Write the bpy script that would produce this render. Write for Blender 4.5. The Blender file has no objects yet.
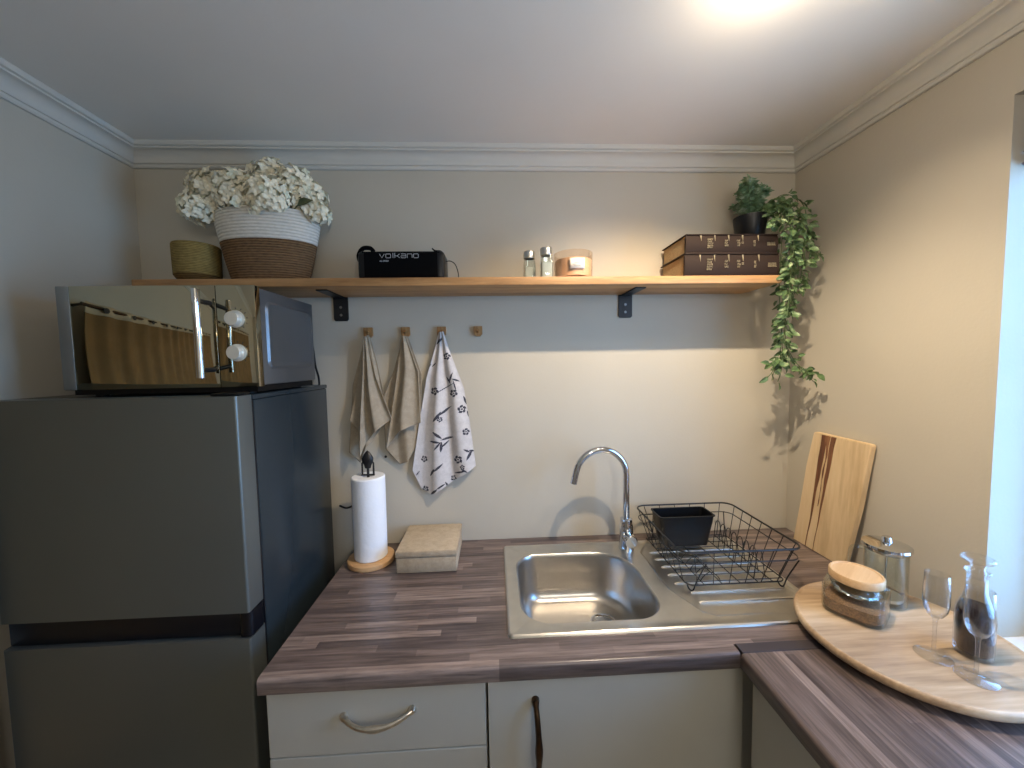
import bpy, bmesh, math, random
from mathutils import Vector, Matrix, noise
PI = math.pi
C = bpy.context.scene.collection
rnd = random.Random(7)

# ------------------------------------------------------------------ colour / material helpers
def lin(c):
    c = c / 255.0
    return c / 12.92 if c <= 0.04045 else ((c + 0.055) / 1.055) ** 2.4
def rgb(r, g, b): return (lin(r), lin(g), lin(b), 1.0)

def newmat(name):
    m = bpy.data.materials.new(name); m.use_nodes = True
    nt = m.node_tree; nt.nodes.clear()
    out = nt.nodes.new('ShaderNodeOutputMaterial')
    return m, nt, out
def N(nt, t, **kw):
    n = nt.nodes.new(t)
    for k, v in kw.items(): setattr(n, k, v)
    return n
def pbsdf(nt, out, rough=0.5, metal=0.0, col=None, spec=0.5):
    p = N(nt, 'ShaderNodeBsdfPrincipled')
    p.inputs['Roughness'].default_value = rough
    p.inputs['Metallic'].default_value = metal
    p.inputs['Specular IOR Level'].default_value = spec
    if col: p.inputs['Base Color'].default_value = col
    nt.links.new(p.outputs[0], out.inputs[0])
    return p
def bump(nt, p, src, strength=0.2, dist=0.002):
    b = N(nt, 'ShaderNodeBump'); b.inputs['Strength'].default_value = strength
    b.inputs['Distance'].default_value = dist
    nt.links.new(src, b.inputs['Height']); nt.links.new(b.outputs[0], p.inputs['Normal'])
def objco(nt, scale=(1, 1, 1), rot=(0, 0, 0)):
    tc = N(nt, 'ShaderNodeTexCoord'); mp = N(nt, 'ShaderNodeMapping')
    mp.inputs['Scale'].default_value = scale; mp.inputs['Rotation'].default_value = rot
    nt.links.new(tc.outputs['Object'], mp.inputs[0]); return mp.outputs[0]
def noise_tex(nt, vec, scale, detail=3, rough=0.5):
    n = N(nt, 'ShaderNodeTexNoise'); n.inputs['Scale'].default_value = scale
    n.inputs['Detail'].default_value = detail; n.inputs['Roughness'].default_value = rough
    nt.links.new(vec, n.inputs['Vector']); return n.outputs['Fac']
def ramp(nt, fac, stops):
    r = N(nt, 'ShaderNodeValToRGB'); e = r.color_ramp.elements
    e[0].position, e[0].color = stops[0]; e[1].position, e[1].color = stops[-1]
    for s in stops[1:-1]:
        k = e.new(s[0]); k.color = s[1]
    nt.links.new(fac, r.inputs[0]); return r.outputs[0]
def math_n(nt, op, a, b=None, clamp=False):
    n = N(nt, 'ShaderNodeMath', operation=op); n.use_clamp = clamp
    for i, v in enumerate((a, b)):
        if v is None: continue
        if isinstance(v, (int, float)): n.inputs[i].default_value = v
        else: nt.links.new(v, n.inputs[i])
    return n.outputs[0]
def mix_col(nt, fac, a, b, mode='MIX'):
    n = N(nt, 'ShaderNodeMix', data_type='RGBA', blend_type=mode)
    for i, v in ((0, fac), (6, a), (7, b)):
        if isinstance(v, (int, float, tuple)): n.inputs[i].default_value = v
        else: nt.links.new(v, n.inputs[i])
    return n.outputs[2]

def plain(name, col, rough=0.5, metal=0.0, var=0.06, scale=8, bmp=0.0, bscale=200, spec=0.5):
    m, nt, out = newmat(name); p = pbsdf(nt, out, rough, metal, spec=spec)
    v = objco(nt); f = noise_tex(nt, v, scale, 3)
    lo = tuple(c * (1 - var) for c in col[:3]) + (1,); hi = tuple(min(1, c * (1 + var)) for c in col[:3]) + (1,)
    nt.links.new(ramp(nt, f, [(0.3, lo), (0.7, hi)]), p.inputs['Base Color'])
    if bmp: bump(nt, p, noise_tex(nt, v, bscale, 2), bmp)
    return m

def wood(name, axis, cols, rough=0.5, grain=1.0, knots=False):
    m, nt, out = newmat(name); p = pbsdf(nt, out, rough)
    s = [14, 14, 14]; s['xyz'.index(axis)] = 1.2
    v = objco(nt, tuple(k * grain for k in s))
    a = noise_tex(nt, v, 1.5, 5, 0.6)
    b = noise_tex(nt, objco(nt, tuple(k * grain * 5 for k in s)), 2.0, 3, 0.6)
    f = math_n(nt, 'ADD', math_n(nt, 'MULTIPLY', a, 0.75), math_n(nt, 'MULTIPLY', b, 0.25))
    nt.links.new(ramp(nt, f, [(0.32, cols[0]), (0.5, cols[1]), (0.68, cols[2])]), p.inputs['Base Color'])
    bump(nt, p, b, 0.12, 0.001)
    return m

def staves(name, along):            # laminate worktop of narrow dark staves
    m, nt, out = newmat(name); p = pbsdf(nt, out, 0.3, spec=0.6)
    tc = N(nt, 'ShaderNodeTexCoord'); sep = N(nt, 'ShaderNodeSeparateXYZ')
    nt.links.new(tc.outputs['Object'], sep.inputs[0])
    u = sep.outputs[0 if along == 'x' else 1]; w = sep.outputs[1 if along == 'x' else 0]
    row = math_n(nt, 'FLOOR', math_n(nt, 'MULTIPLY', math_n(nt, 'ADD', w, 3.0), 1 / 0.021))
    wn = N(nt, 'ShaderNodeTexWhiteNoise', noise_dimensions='1D'); nt.links.new(row, wn.inputs['W'])
    sh = math_n(nt, 'ADD', math_n(nt, 'MULTIPLY', u, 1 / 0.34), math_n(nt, 'MULTIPLY', wn.outputs['Value'], 7.3))
    cell = math_n(nt, 'FLOOR', sh)
    cv = N(nt, 'ShaderNodeCombineXYZ'); nt.links.new(row, cv.inputs[0]); nt.links.new(cell, cv.inputs[1])
    w2 = N(nt, 'ShaderNodeTexWhiteNoise', noise_dimensions='2D'); nt.links.new(cv.outputs[0], w2.inputs['Vector'])
    base = ramp(nt, w2.outputs['Value'], [(0.0, rgb(100, 89, 87)), (0.35, rgb(118, 105, 101)), (0.75, rgb(132, 118, 113)), (1.0, rgb(162, 146, 138))])
    sc = (3, 60, 60) if along == 'x' else (60, 3, 60)
    g = noise_tex(nt, objco(nt, sc), 2.2, 5, 0.65)
    streak = ramp(nt, g, [(0.3, rgb(120, 114, 112)), (0.5, rgb(205, 198, 196)), (0.7, rgb(255, 252, 250))])
    nt.links.new(mix_col(nt, 0.85, base, streak, 'MULTIPLY'), p.inputs['Base Color'])
    bump(nt, p, g, 0.06, 0.0006)
    return m

def glassy(name, tint=(0.93, 0.96, 0.96, 1), lo=0.05, hi=0.75, rough=0.02):
    m, nt, out = newmat(name)
    t = N(nt, 'ShaderNodeBsdfTransparent'); t.inputs[0].default_value = tint
    g = N(nt, 'ShaderNodeBsdfGlossy'); g.inputs['Roughness'].default_value = rough
    lw = N(nt, 'ShaderNodeLayerWeight'); lw.inputs['Blend'].default_value = 0.5
    f = math_n(nt, 'ADD', math_n(nt, 'MULTIPLY', math_n(nt, 'POWER', lw.outputs['Facing'], 3.0), hi), lo)
    mx = N(nt, 'ShaderNodeMixShader')
    nt.links.new(f, mx.inputs[0]); nt.links.new(t.outputs[0], mx.inputs[1]); nt.links.new(g.outputs[0], mx.inputs[2])
    nt.links.new(mx.outputs[0], out.inputs[0]); return m

def wound(name, col_a, col_b, pitch, rough=0.85, direction='z', depth=0.004):   # rope / woven rows
    m, nt, out = newmat(name); p = pbsdf(nt, out, rough, spec=0.2)
    tc = N(nt, 'ShaderNodeTexCoord'); sep = N(nt, 'ShaderNodeSeparateXYZ'); nt.links.new(tc.outputs['Object'], sep.inputs[0])
    z = math_n(nt, 'ADD', sep.outputs[2], math_n(nt, 'MULTIPLY', noise_tex(nt, objco(nt), 6, 1), pitch * 0.8))
    s = math_n(nt, 'ABSOLUTE', math_n(nt, 'SINE', math_n(nt, 'MULTIPLY', z, PI / pitch)))
    n = noise_tex(nt, objco(nt, (60, 60, 160)), 1.2, 3)
    f = math_n(nt, 'ADD', math_n(nt, 'MULTIPLY', s, 0.45), math_n(nt, 'MULTIPLY', n, 0.6))
    nt.links.new(ramp(nt, f, [(0.2, col_a), (0.8, col_b)]), p.inputs['Base Color'])
    bump(nt, p, f, 0.8, depth); return m

def weave(name, a, b, scale=260):
    m, nt, out = newmat(name); p = pbsdf(nt, out, 0.95, spec=0.1)
    v = objco(nt)
    w1 = N(nt, 'ShaderNodeTexWave', wave_type='BANDS', bands_direction='X'); w1.inputs['Scale'].default_value = scale / 6; w1.inputs['Distortion'].default_value = 2
    w2 = N(nt, 'ShaderNodeTexWave', wave_type='BANDS', bands_direction='Z'); w2.inputs['Scale'].default_value = scale / 6; w2.inputs['Distortion'].default_value = 2
    nt.links.new(v, w1.inputs[0]); nt.links.new(v, w2.inputs[0])
    f = math_n(nt, 'MULTIPLY', w1.outputs['Fac'], w2.outputs['Fac'])
    f2 = math_n(nt, 'ADD', math_n(nt, 'MULTIPLY', f, 0.4), math_n(nt, 'MULTIPLY', noise_tex(nt, v, 45, 4, 0.7), 0.6))
    nt.links.new(ramp(nt, f2, [(0.2, a), (0.7, b)]), p.inputs['Base Color'])
    bump(nt, p, f2, 0.4, 0.002); return m

def emit(name, col, s):
    m, nt, out = newmat(name); e = N(nt, 'ShaderNodeEmission')
    e.inputs[0].default_value = col; e.inputs[1].default_value = s
    nt.links.new(e.outputs[0], out.inputs[0]); return m

def leafmat(name, a, b, edge):
    m, nt, out = newmat(name); p = pbsdf(nt, out, 0.5)
    f = noise_tex(nt, objco(nt), 38, 3)
    c = ramp(nt, f, [(0.3, a), (0.55, b), (0.72, edge)])
    nt.links.new(c, p.inputs['Base Color']); return m

M = {}
M['wall'] = plain('wall_paint', rgb(194, 186, 170), 0.8, var=0.03, scale=3, bmp=0.15, bscale=120, spec=0.2)
M['ceil'] = plain('ceiling_paint', rgb(232, 226, 216), 0.85, var=0.02, scale=3, bmp=0.1, bscale=90, spec=0.2)
M['cornice'] = plain('cornice_plaster', rgb(206, 202, 192), 0.7, var=0.02)
M['floor'] = plain('floor_tile', rgb(150, 140, 128), 0.4, var=0.1)
M['top_x'] = staves('worktop_laminate_long', 'x'); M['top_y'] = staves('worktop_laminate_return', 'y')
M['fascia'] = M['top_x']
M['strip'] = plain('dark_joint', rgb(62, 56, 60), 0.4)
M['cab'] = plain('cabinet_front', rgb(192, 189, 178), 0.45, var=0.02, spec=0.4)
M['cab_dark'] = plain('cabinet_plinth', rgb(40, 38, 36), 0.6)
M['nickel'] = plain('aged_nickel', rgb(222, 212, 196), 0.28, 1.0, var=0.15, scale=60)
M['bronze'] = plain('dark_bronze', rgb(84, 66, 52), 0.35, 1.0, var=0.2, scale=60)
M['shelf'] = wood('pine_shelf_wood', 'x', (rgb(142, 100, 58), rgb(186, 140, 90), rgb(208, 166, 114)), 0.5)
M['board'] = wood('cutting_board_wood', 'z', (rgb(196, 164, 120), rgb(222, 194, 152), rgb(234, 210, 172)), 0.5, 0.7)
M['board_heart'] = wood('dark_heartwood', 'z', (rgb(84, 48, 30), rgb(118, 74, 46), rgb(168, 118, 76)), 0.5, 1.6)
M['tray'] = wood('tray_wood', 'x', (rgb(134, 108, 84), rgb(184, 156, 124), rgb(220, 196, 164)), 0.38, 0.8)
M['bamboo'] = wood('bamboo', 'x', (rgb(192, 152, 106), rgb(216, 178, 132), rgb(228, 196, 152)), 0.4, 1.0)
M['roll_base'] = wood('beech', 'x', (rgb(176, 132, 86), rgb(200, 158, 112), rgb(212, 174, 128)), 0.45, 1.0)
M['peg'] = wood('peg_wood', 'z', (rgb(120, 84, 48), rgb(158, 116, 70), rgb(180, 140, 90)), 0.5, 3)
M['black'] = plain('black_metal', rgb(22, 22, 24), 0.4)
M['blackplastic'] = plain('black_plastic', rgb(11, 12, 15), 0.35, spec=0.35)
M['blackfabric'] = plain('black_mesh_fabric', rgb(7, 7, 8), 0.9, spec=0.1, bmp=0.4, bscale=500)
M['cable'] = plain('cable_rubber', rgb(14, 14, 15), 0.5)
M['screw'] = plain('steel_screw', rgb(150, 150, 150), 0.4, 1.0)
M['print'] = plain('silver_print', rgb(205, 205, 205), 0.5)
M['gold_print'] = plain('gold_print', rgb(150, 138, 110), 0.7)
M['steel'] = plain('brushed_steel', rgb(216, 212, 204), 0.30, 1.0, var=0.04, scale=30)
M['bowlsteel'] = plain('satin_steel_bowl', rgb(190, 186, 180), 0.3, 1.0, var=0.05, scale=30)
M['chrome'] = plain('chrome', rgb(214, 216, 220), 0.05, 1.0, var=0.0)
M['mirror'] = plain('mirrored_glass', rgb(186, 176, 150), 0.03, 1.0, var=0.0)
M['microbody'] = plain('silver_paint', rgb(118, 120, 122), 0.38, 0.7, var=0.03)
M['micro_edge'] = plain('door_edge_silver', rgb(140, 142, 140), 0.4, 0.5)
M['knob'] = plain('satin_knob', rgb(226, 220, 204), 0.35, 0.3)
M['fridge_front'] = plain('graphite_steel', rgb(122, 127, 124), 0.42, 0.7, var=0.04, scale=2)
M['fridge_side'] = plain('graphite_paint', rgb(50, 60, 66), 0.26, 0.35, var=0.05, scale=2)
M['fridge_dark'] = plain('fridge_recess', rgb(12, 13, 20), 0.35)
M['rope_white'] = wound('white_rope', rgb(188, 180, 166), rgb(232, 226, 214), 0.0095, depth=0.003)
M['rope_brown'] = wound('brown_seagrass_rope', rgb(64, 46, 30), rgb(138, 106, 74), 0.0075, depth=0.005)
M['woven_gold'] = wound('golden_woven', rgb(84, 68, 34), rgb(156, 132, 76), 0.005, depth=0.003)
M['woven_dark'] = wound('dark_woven', rgb(60, 46, 26), rgb(122, 94, 52), 0.005, depth=0.003)
M['petal'] = plain('white_petal', rgb(246, 236, 208), 0.7, var=0.05, scale=40)
M['petalc'] = plain('petal_cream', rgb(222, 220, 192), 0.7, var=0.1, scale=40)
M['leafdark'] = leafmat('flower_leaf', rgb(52, 62, 36), rgb(76, 84, 50), rgb(96, 96, 60))
M['leaf_a'] = leafmat('fine_leaf', rgb(84, 112, 78), rgb(132, 160, 120), rgb(206, 216, 192))
M['leaf_b'] = leafmat('vine_leaf', rgb(52, 76, 42), rgb(96, 122, 76), rgb(172, 184, 142))
M['stem'] = plain('stem_green', rgb(84, 104, 60), 0.6)
M['cover'] = plain('book_cover', rgb(46, 35, 29), 0.7, var=0.1, bmp=0.2, bscale=300, spec=0.15)
M['pages'] = wound('book_pages', rgb(132, 112, 82), rgb(176, 154, 118), 0.0022, depth=0.001)
M['linen'] = weave('beige_linen', rgb(150, 136, 116), rgb(188, 174, 152), 1100)
M['cotton'] = weave('white_cotton', rgb(186, 180, 178), rgb(222, 217, 214), 1100)
M['ink'] = plain('blue_grey_ink', rgb(62, 62, 72), 0.95, var=0.2, scale=80)
M['paper'] = plain('kitchen_paper', rgb(240, 242, 246), 0.9, var=0.01, bmp=0.5, bscale=70)
M['boxm'] = weave('woven_box', rgb(160, 142, 118), rgb(204, 186, 160), 700)
M['glass'] = glassy('clear_glass')
M['glass2'] = glassy('wine_glass_clear', (0.97, 0.98, 0.99, 1), 0.05, 1.0, 0.0)
M['frosted'] = glassy('peach_glass', (0.98, 0.92, 0.86, 1), 0.06, 0.5, 0.1)
M['pane'] = glassy('window_pane', (0.97, 0.98, 1, 1), 0.04, 0.5)
M['wax'] = plain('peach_wax', rgb(228, 200, 172), 0.5, var=0.03)
M['paperlabel'] = plain('paper_label', rgb(238, 228, 214), 0.7)
M['salt'] = plain('pale_salt', rgb(200, 196, 184), 0.9, bmp=0.4, bscale=400)
M['sugar'] = plain('brown_sugar', rgb(150, 110, 76), 0.8, var=0.35, scale=260, bmp=0.8, bscale=300)
M['foil'] = plain('crumpled_foil', rgb(190, 190, 190), 0.22, 1.0, bmp=1.0, bscale=90)
M['wine'] = plain('red_wine', rgb(34, 10, 20), 0.1, var=0.05)
M['frame'] = plain('window_frame_paint', rgb(225, 228, 230), 0.4)
M['blind'] = plain('mauve_blind_fabric', rgb(140, 128, 134), 0.9, bmp=0.3, bscale=200)
M['curtain'] = plain('brown_curtain', rgb(150, 116, 72), 0.8, var=0.12, scale=12)
M['curtain_head'] = plain('curtain_header', rgb(206, 184, 150), 0.8)
M['lampwhite'] = plain('lamp_housing', rgb(235, 232, 226), 0.4)
M['bulb'] = emit('warm_bulb', (1.0, 0.72, 0.42, 1), 25)

# ------------------------------------------------------------------ geometry helpers
def obj(name, bm, mat, parent=None, smooth=True, angle=35, mats=None):
    me = bpy.data.meshes.new(name)
    bmesh.ops.recalc_face_normals(bm, faces=bm.faces)
    bm.to_mesh(me); bm.free()
    for m in (mats or [mat]): me.materials.append(m)
    if smooth:
        me.polygons.foreach_set('use_smooth', [True] * len(me.polygons))
        try: me.set_sharp_from_angle(angle=math.radians(angle))
        except Exception: pass
    o = bpy.data.objects.new(name, me); C.objects.link(o)
    if parent: o.parent = parent
    return o
def tag(o, label, cat=None, group=None, kind=None):
    o['label'] = label
    if cat: o['category'] = cat
    if group: o['group'] = group
    if kind: o['kind'] = kind
    return o
def thing(name, label, cat, loc=(0, 0, 0), rz=0, group=None):
    o = bpy.data.objects.new(name, None); o.empty_display_size = 0.05
    C.objects.link(o); o.location = loc; o.rotation_euler = (0, 0, rz)
    return tag(o, label, cat, group)
def struct(name, bm, mat, smooth=False, label=None, parent=None, mats=None):
    o = obj(name, bm, mat, parent, smooth, mats=mats)
    if not parent: o['kind'] = 'structure'
    if label: o['label'] = label
    return o
def dup(root, loc, rz=None, label=None):
    r = root.copy(); C.objects.link(r); r.location = loc
    if rz is not None: r.rotation_euler = (0, 0, rz)
    if label: r['label'] = label
    for ch in list(root.children):
        c = ch.copy(); C.objects.link(c); c.parent = r
        for g in ch.children:
            d = g.copy(); C.objects.link(d); d.parent = c
    return r
def B(): return bmesh.new()
def box(bm, x0, x1, y0, y1, z0, z1, bev=0, seg=2, mi=0):
    t = bmesh.new()
    vs = [t.verts.new((x, y, z)) for x in (x0, x1) for y in (y0, y1) for z in (z0, z1)]
    for f in ((0, 1, 3, 2), (4, 6, 7, 5), (0, 4, 5, 1), (2, 3, 7, 6), (0, 2, 6, 4), (1, 5, 7, 3)):
        t.faces.new([vs[i] for i in f])
    if bev: bmesh.ops.bevel(t, geom=t.edges[:], offset=bev, segments=seg, affect='EDGES', profile=0.5)
    merge(bm, t, mi); return bm
def merge(bm, t, mi=0, mat=None):
    mp = {}
    for v in t.verts: mp[v] = bm.verts.new(mat @ v.co if mat else v.co)
    for f in t.faces:
        try: nf = bm.faces.new([mp[v] for v in f.verts])
        except ValueError: continue
        nf.material_index = mi if mi else f.material_index
    t.free()
def lathe(bm, prof, c=(0, 0, 0), n=32, sx=1, sy=1, mat=None, mi=0, power=None):
    t = bmesh.new(); rings = []
    for r, z in prof:
        if r < 1e-6: rings.append([t.verts.new((0, 0, z))]); continue
        ring = []
        for i in range(n):
            a = 2 * PI * i / n; ca, sa = math.cos(a), math.sin(a)
            if power:
                k = (abs(ca) ** power + abs(sa) ** power) ** (-1 / power)
            else: k = 1
            ring.append(t.verts.new((r * ca * k * sx, r * sa * k * sy, z)))
        rings.append(ring)
    for a, b in zip(rings, rings[1:]):
        if len(a) == 1 and len(b) == 1: continue
        for i in range(n):
            j = (i + 1) % n
            if len(a) == 1: t.faces.new((a[0], b[i], b[j]))
            elif len(b) == 1: t.faces.new((a[i], b[0], a[j]))
            else: t.faces.new((a[i], b[i], b[j], a[j]))
    mt = Matrix.Translation(c) @ (mat if mat else Matrix.Identity(4))
    merge(bm, t, mi, mt); return bm
def tube(bm, pts, r, n=8, closed=False, cap=True, mi=0):
    P = [Vector(p) for p in pts]; m = len(P)
    R = r if isinstance(r, (list, tuple)) else [r] * m
    rings = []; prev = None
    for i, p in enumerate(P):
        if closed: d = P[(i + 1) % m] - P[i - 1]
        else: d = P[min(i + 1, m - 1)] - P[max(i - 1, 0)]
        d.normalize()
        if prev is None:
            up = Vector((0, 0, 1)) if abs(d.z) < 0.9 else Vector((0, 1, 0))
            a = d.cross(up).normalized()
        else:
            a = (prev - d * prev.dot(d)).normalized()
        prev = a; b = d.cross(a)
        rings.append([bm.verts.new(p + (a * math.cos(2 * PI * k / n) + b * math.sin(2 * PI * k / n)) * R[i]) for k in range(n)])
    rg = range(m) if closed else range(m - 1)
    for i in rg:
        A, Bq = rings[i], rings[(i + 1) % m]
        for k in range(n):
            f = bm.faces.new((A[k], A[(k + 1) % n], Bq[(k + 1) % n], Bq[k])); f.material_index = mi
    if cap and not closed:
        bm.faces.new(rings[0][::-1]).material_index = mi; bm.faces.new(rings[-1]).material_index = mi
    return bm
def spline(pts, k=8, closed=False):
    P = [Vector(p) for p in pts]; out = []; n = len(P)
    rg = n if closed else n - 1
    for i in range(rg):
        if closed: p0, p1, p2, p3 = P[i - 1], P[i], P[(i + 1) % n], P[(i + 2) % n]
        else: p0, p1, p2, p3 = P[max(i - 1, 0)], P[i], P[i + 1], P[min(i + 2, n - 1)]
        for j in range(k):
            t = j / k
            out.append(0.5 * ((2 * p1) + (p2 - p0) * t + (2 * p0 - 5 * p1 + 4 * p2 - p3) * t * t + (3 * p1 - p0 - 3 * p2 + p3) * t ** 3))
    if not closed: out.append(P[-1])
    return out
def prism(bm, outline, a0, a1, axis='x', mi=0):     # outline = list of the two other coords
    def v(p, a):
        if axis == 'x': return (a, p[0], p[1])
        if axis == 'y': return (p[0], a, p[1])
        return (p[0], p[1], a)
    A = [bm.verts.new(v(p, a0)) for p in outline]; Bv = [bm.verts.new(v(p, a1)) for p in outline]
    n = len(outline)
    fs = [bm.faces.new(A[::-1]), bm.faces.new(Bv)]
    for i in range(n): fs.append(bm.faces.new((A[i], A[(i + 1) % n], Bv[(i + 1) % n], Bv[i])))
    for f in fs: f.material_index = mi
    return bm
def rrect(x0, x1, y0, y1, r, n=6):
    if not isinstance(r, (list, tuple)): r = [r] * 4   # order: (x1,y1),(x0,y1),(x0,y0),(x1,y0)
    out = []
    for (cx, cy, a0, rr) in ((x1 - r[0], y1 - r[0], 0, r[0]), (x0 + r[1], y1 - r[1], 90, r[1]), (x0 + r[2], y0 + r[2], 180, r[2]), (x1 - r[3], y0 + r[3], 270, r[3])):
        for i in range(n + 1):
            a = math.radians(a0 + 90 * i / n); out.append((cx + rr * math.cos(a), cy + rr * math.sin(a)))
    return out
def loft(bm, loops, cap_last=True, mi=0):
    R = [[bm.verts.new(p) for p in lp] for lp in loops]; n = len(R[0])
    for a, b in zip(R, R[1:]):
        for i in range(n):
            bm.faces.new((a[i], a[(i + 1) % n], b[(i + 1) % n], b[i])).material_index = mi
    if cap_last: bm.faces.new(R[-1]).material_index = mi
    return R
def text_mesh(s, size, mat, parent, loc, rot, name, sx=1.0, spacing=1.0):
    cu = bpy.data.curves.new(name, 'FONT'); cu.body = s; cu.size = size; cu.extrude = 0.0003; cu.space_character = spacing
    to = bpy.data.objects.new('tmp', cu); C.objects.link(to)
    bpy.context.view_layer.update()
    me = bpy.data.meshes.new_from_object(to.evaluated_get(bpy.context.evaluated_depsgraph_get()))
    bpy.data.objects.remove(to, do_unlink=True)
    me.materials.clear(); me.materials.append(mat)
    o = bpy.data.objects.new(name, me); C.objects.link(o); o.parent = parent
    o.location = loc; o.rotation_euler = rot; o.scale = (sx, 1, 1)
    return o

# ------------------------------------------------------------------ room
XL, XR, ZC, YB = -1.245, 1.156, 2.345, -3.0
WT = 0.24
b = B(); box(b, XL - WT, XR + WT, YB - .2, .2, -.2, 0); struct('floor', b, M['floor'])
b = B(); box(b, XL - WT, XR + WT, YB - .2, .2, ZC, ZC + .2); struct('ceiling', b, M['ceil'])
b = B(); box(b, XL - WT, XR + WT, 0, .2, 0, ZC); struct('wall_back', b, M['wall'])
b = B(); box(b, XL - WT, XL, YB, 0, 0, ZC); struct('wall_left', b, M['wall'])
b = B(); box(b, XL - WT, XR + WT, YB - .2, YB, 0, ZC); struct('wall_rear', b, M['wall'])
WY0, WY1, WZ0, WZ1 = -.602, -1.42, .86, 2.151
b = B()
box(b, XR, XR + WT, WY0, 0, 0, ZC); box(b, XR, XR + WT, YB, WY1, 0, ZC)
box(b, XR, XR + WT, WY1, WY0, 0, WZ0); box(b, XR, XR + WT, WY1, WY0, WZ1, ZC)
struct('wall_right', b, M['wall'])
# cornice: cove with steps, mitred
prof = [(0, 2.278), (.008, 2.278), (.012, 2.283), (.012, 2.289), (.017, 2.290), (.019, 2.297)]
for i in range(9):
    a = math.radians(90 * i / 8); prof.append((.019 + .026 * (1 - math.cos(a)), 2.299 + .025 * math.sin(a)))
prof += [(.049, 2.325), (.049, 2.330), (.056, 2.332), (.060, 2.338), (.060, 2.345), (0, 2.345)]
def cornice(name, fn):
    b = B(); A = [b.verts.new(fn(d, z, 0)) for d, z in prof]; Q = [b.verts.new(fn(d, z, 1)) for d, z in prof]
    for i in range(len(prof) - 1): b.faces.new((A[i], A[i + 1], Q[i + 1], Q[i]))
    struct(name, b, M['cornice'], smooth=True)
cornice('trim_1', lambda d, z, e: (XL + d if e == 0 else XR - d, -d, z))
cornice('trim_2', lambda d, z, e: (XL + d, -d if e == 0 else YB, z))
cornice('trim_3', lambda d, z, e: (XR - d, -d if e == 0 else YB, z))
# window
b = B()
xo0, xo1 = XR + .13, XR + .18
for y0, y1, z0, z1 in ((WY1, WY0, WZ0 + .04, WZ0 + .09), (WY1, WY0, WZ1 - .05, WZ1), (WY1, WY1 + .05, WZ0 + .09, WZ1 - .05), (WY0 - .05, WY0, WZ0 + .09, WZ1 - .05), (-1.04, -.995, WZ0 + .09, WZ1 - .05)):
    box(b, xo0, xo1, y0, y1, z0, z1)
w = struct('window_1', b, M['frame'])
b = B(); box(b, xo0 + .02, xo0 + .025, WY1 + .05, WY0 - .05, WZ0 + .09, WZ1 - .05); struct('window_pane', b, M['pane'], parent=w)
# roman blind gathered at the head of the window
t = thing('roman_blind', 'mauve grey fabric blind gathered at the head of the window', 'blind', (XR + .05, -1.011, 2.15))
b = B()
box(b, -.012, .012, -.403, .403, -.028, -.001, .003)
obj('head_rail', b, M['frame'], t)
b = B(); zz = -.02; k = 0
pts = [(0.008, -.025)]
for i in range(5):
    pts += [(-.022 - .003 * i, -.045 - .026 * i), (.012, -.052 - .026 * i)]
pr = spline([(p[0], 0, p[1]) for p in pts], 5)
A = [b.verts.new((p.x, -.403, p.z)) for p in pr]; Q = [b.verts.new((p.x, .403, p.z)) for p in pr]
for i in range(len(pr) - 1): b.faces.new((A[i], A[i + 1], Q[i + 1], Q[i]))
o = obj('blind_fabric', b, M['blind'], t)
sm = o.modifiers.new('s', 'SOLIDIFY'); sm.thickness = .003

# ------------------------------------------------------------------ worktops
ZT = .90
def front_profile(yb, yf, z0=.86, z1=.90, r=.009):
    o = [(yb, z0), (yf + .004, z0), (yf, z0 + .004)]
    for i in range(6):
        a = math.radians(90 * i / 5); o.append((yf + r - r * math.cos(a), z1 - r + r * math.sin(a)))
    o.append((yb, z1)); return o
b = B()
WXL = -.532
hx0, hx1, hy0, hy1 = .036, .864, -.509, -.081
prism(b, front_profile(hy0, -.606), WXL, .557, 'x')
box(b, .557, XR - .001, -.578, hy0, .86, .90)
box(b, WXL, XR - .001, hy1, -.001, .86, .90)
box(b, WXL, hx0, hy0, hy1, .86, .90)
box(b, hx1, XR - .001, hy0, hy1, .86, .90)
o = obj('worktop', b, M['top_x'], smooth=True, angle=50)
tag(o, 'dark wood-effect worktop along the back wall holding the sink', 'worktop')
b = B()
pr = [(x, z) for x, z in front_profile(.70, .557)]
prism(b, pr, -.606, -2.3, 'y')
box(b, .70, XR - .001, -2.3, -.606, .86, .90)
o = obj('worktop', b, M['top_y'], smooth=True, angle=50)
tag(o, 'dark wood-effect return worktop running towards the viewer below the window', 'worktop')
b = B(); box(b, .5615, XR - .001, -.606, -.578, .861, .9018, .001)
o = obj('joint_strip', b, M['strip'], smooth=False)
tag(o, 'dark strip covering the corner joint between the two worktops', 'trim strip')
b = B(); box(b, XR, XR + .13, WY1, WY0, .86, .90); box(b, XR + .13, XR + .18, WY1, WY0, .86, .90)
struct('trim_4', b, M['frame'], label='white window sill level with the worktop')

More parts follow.
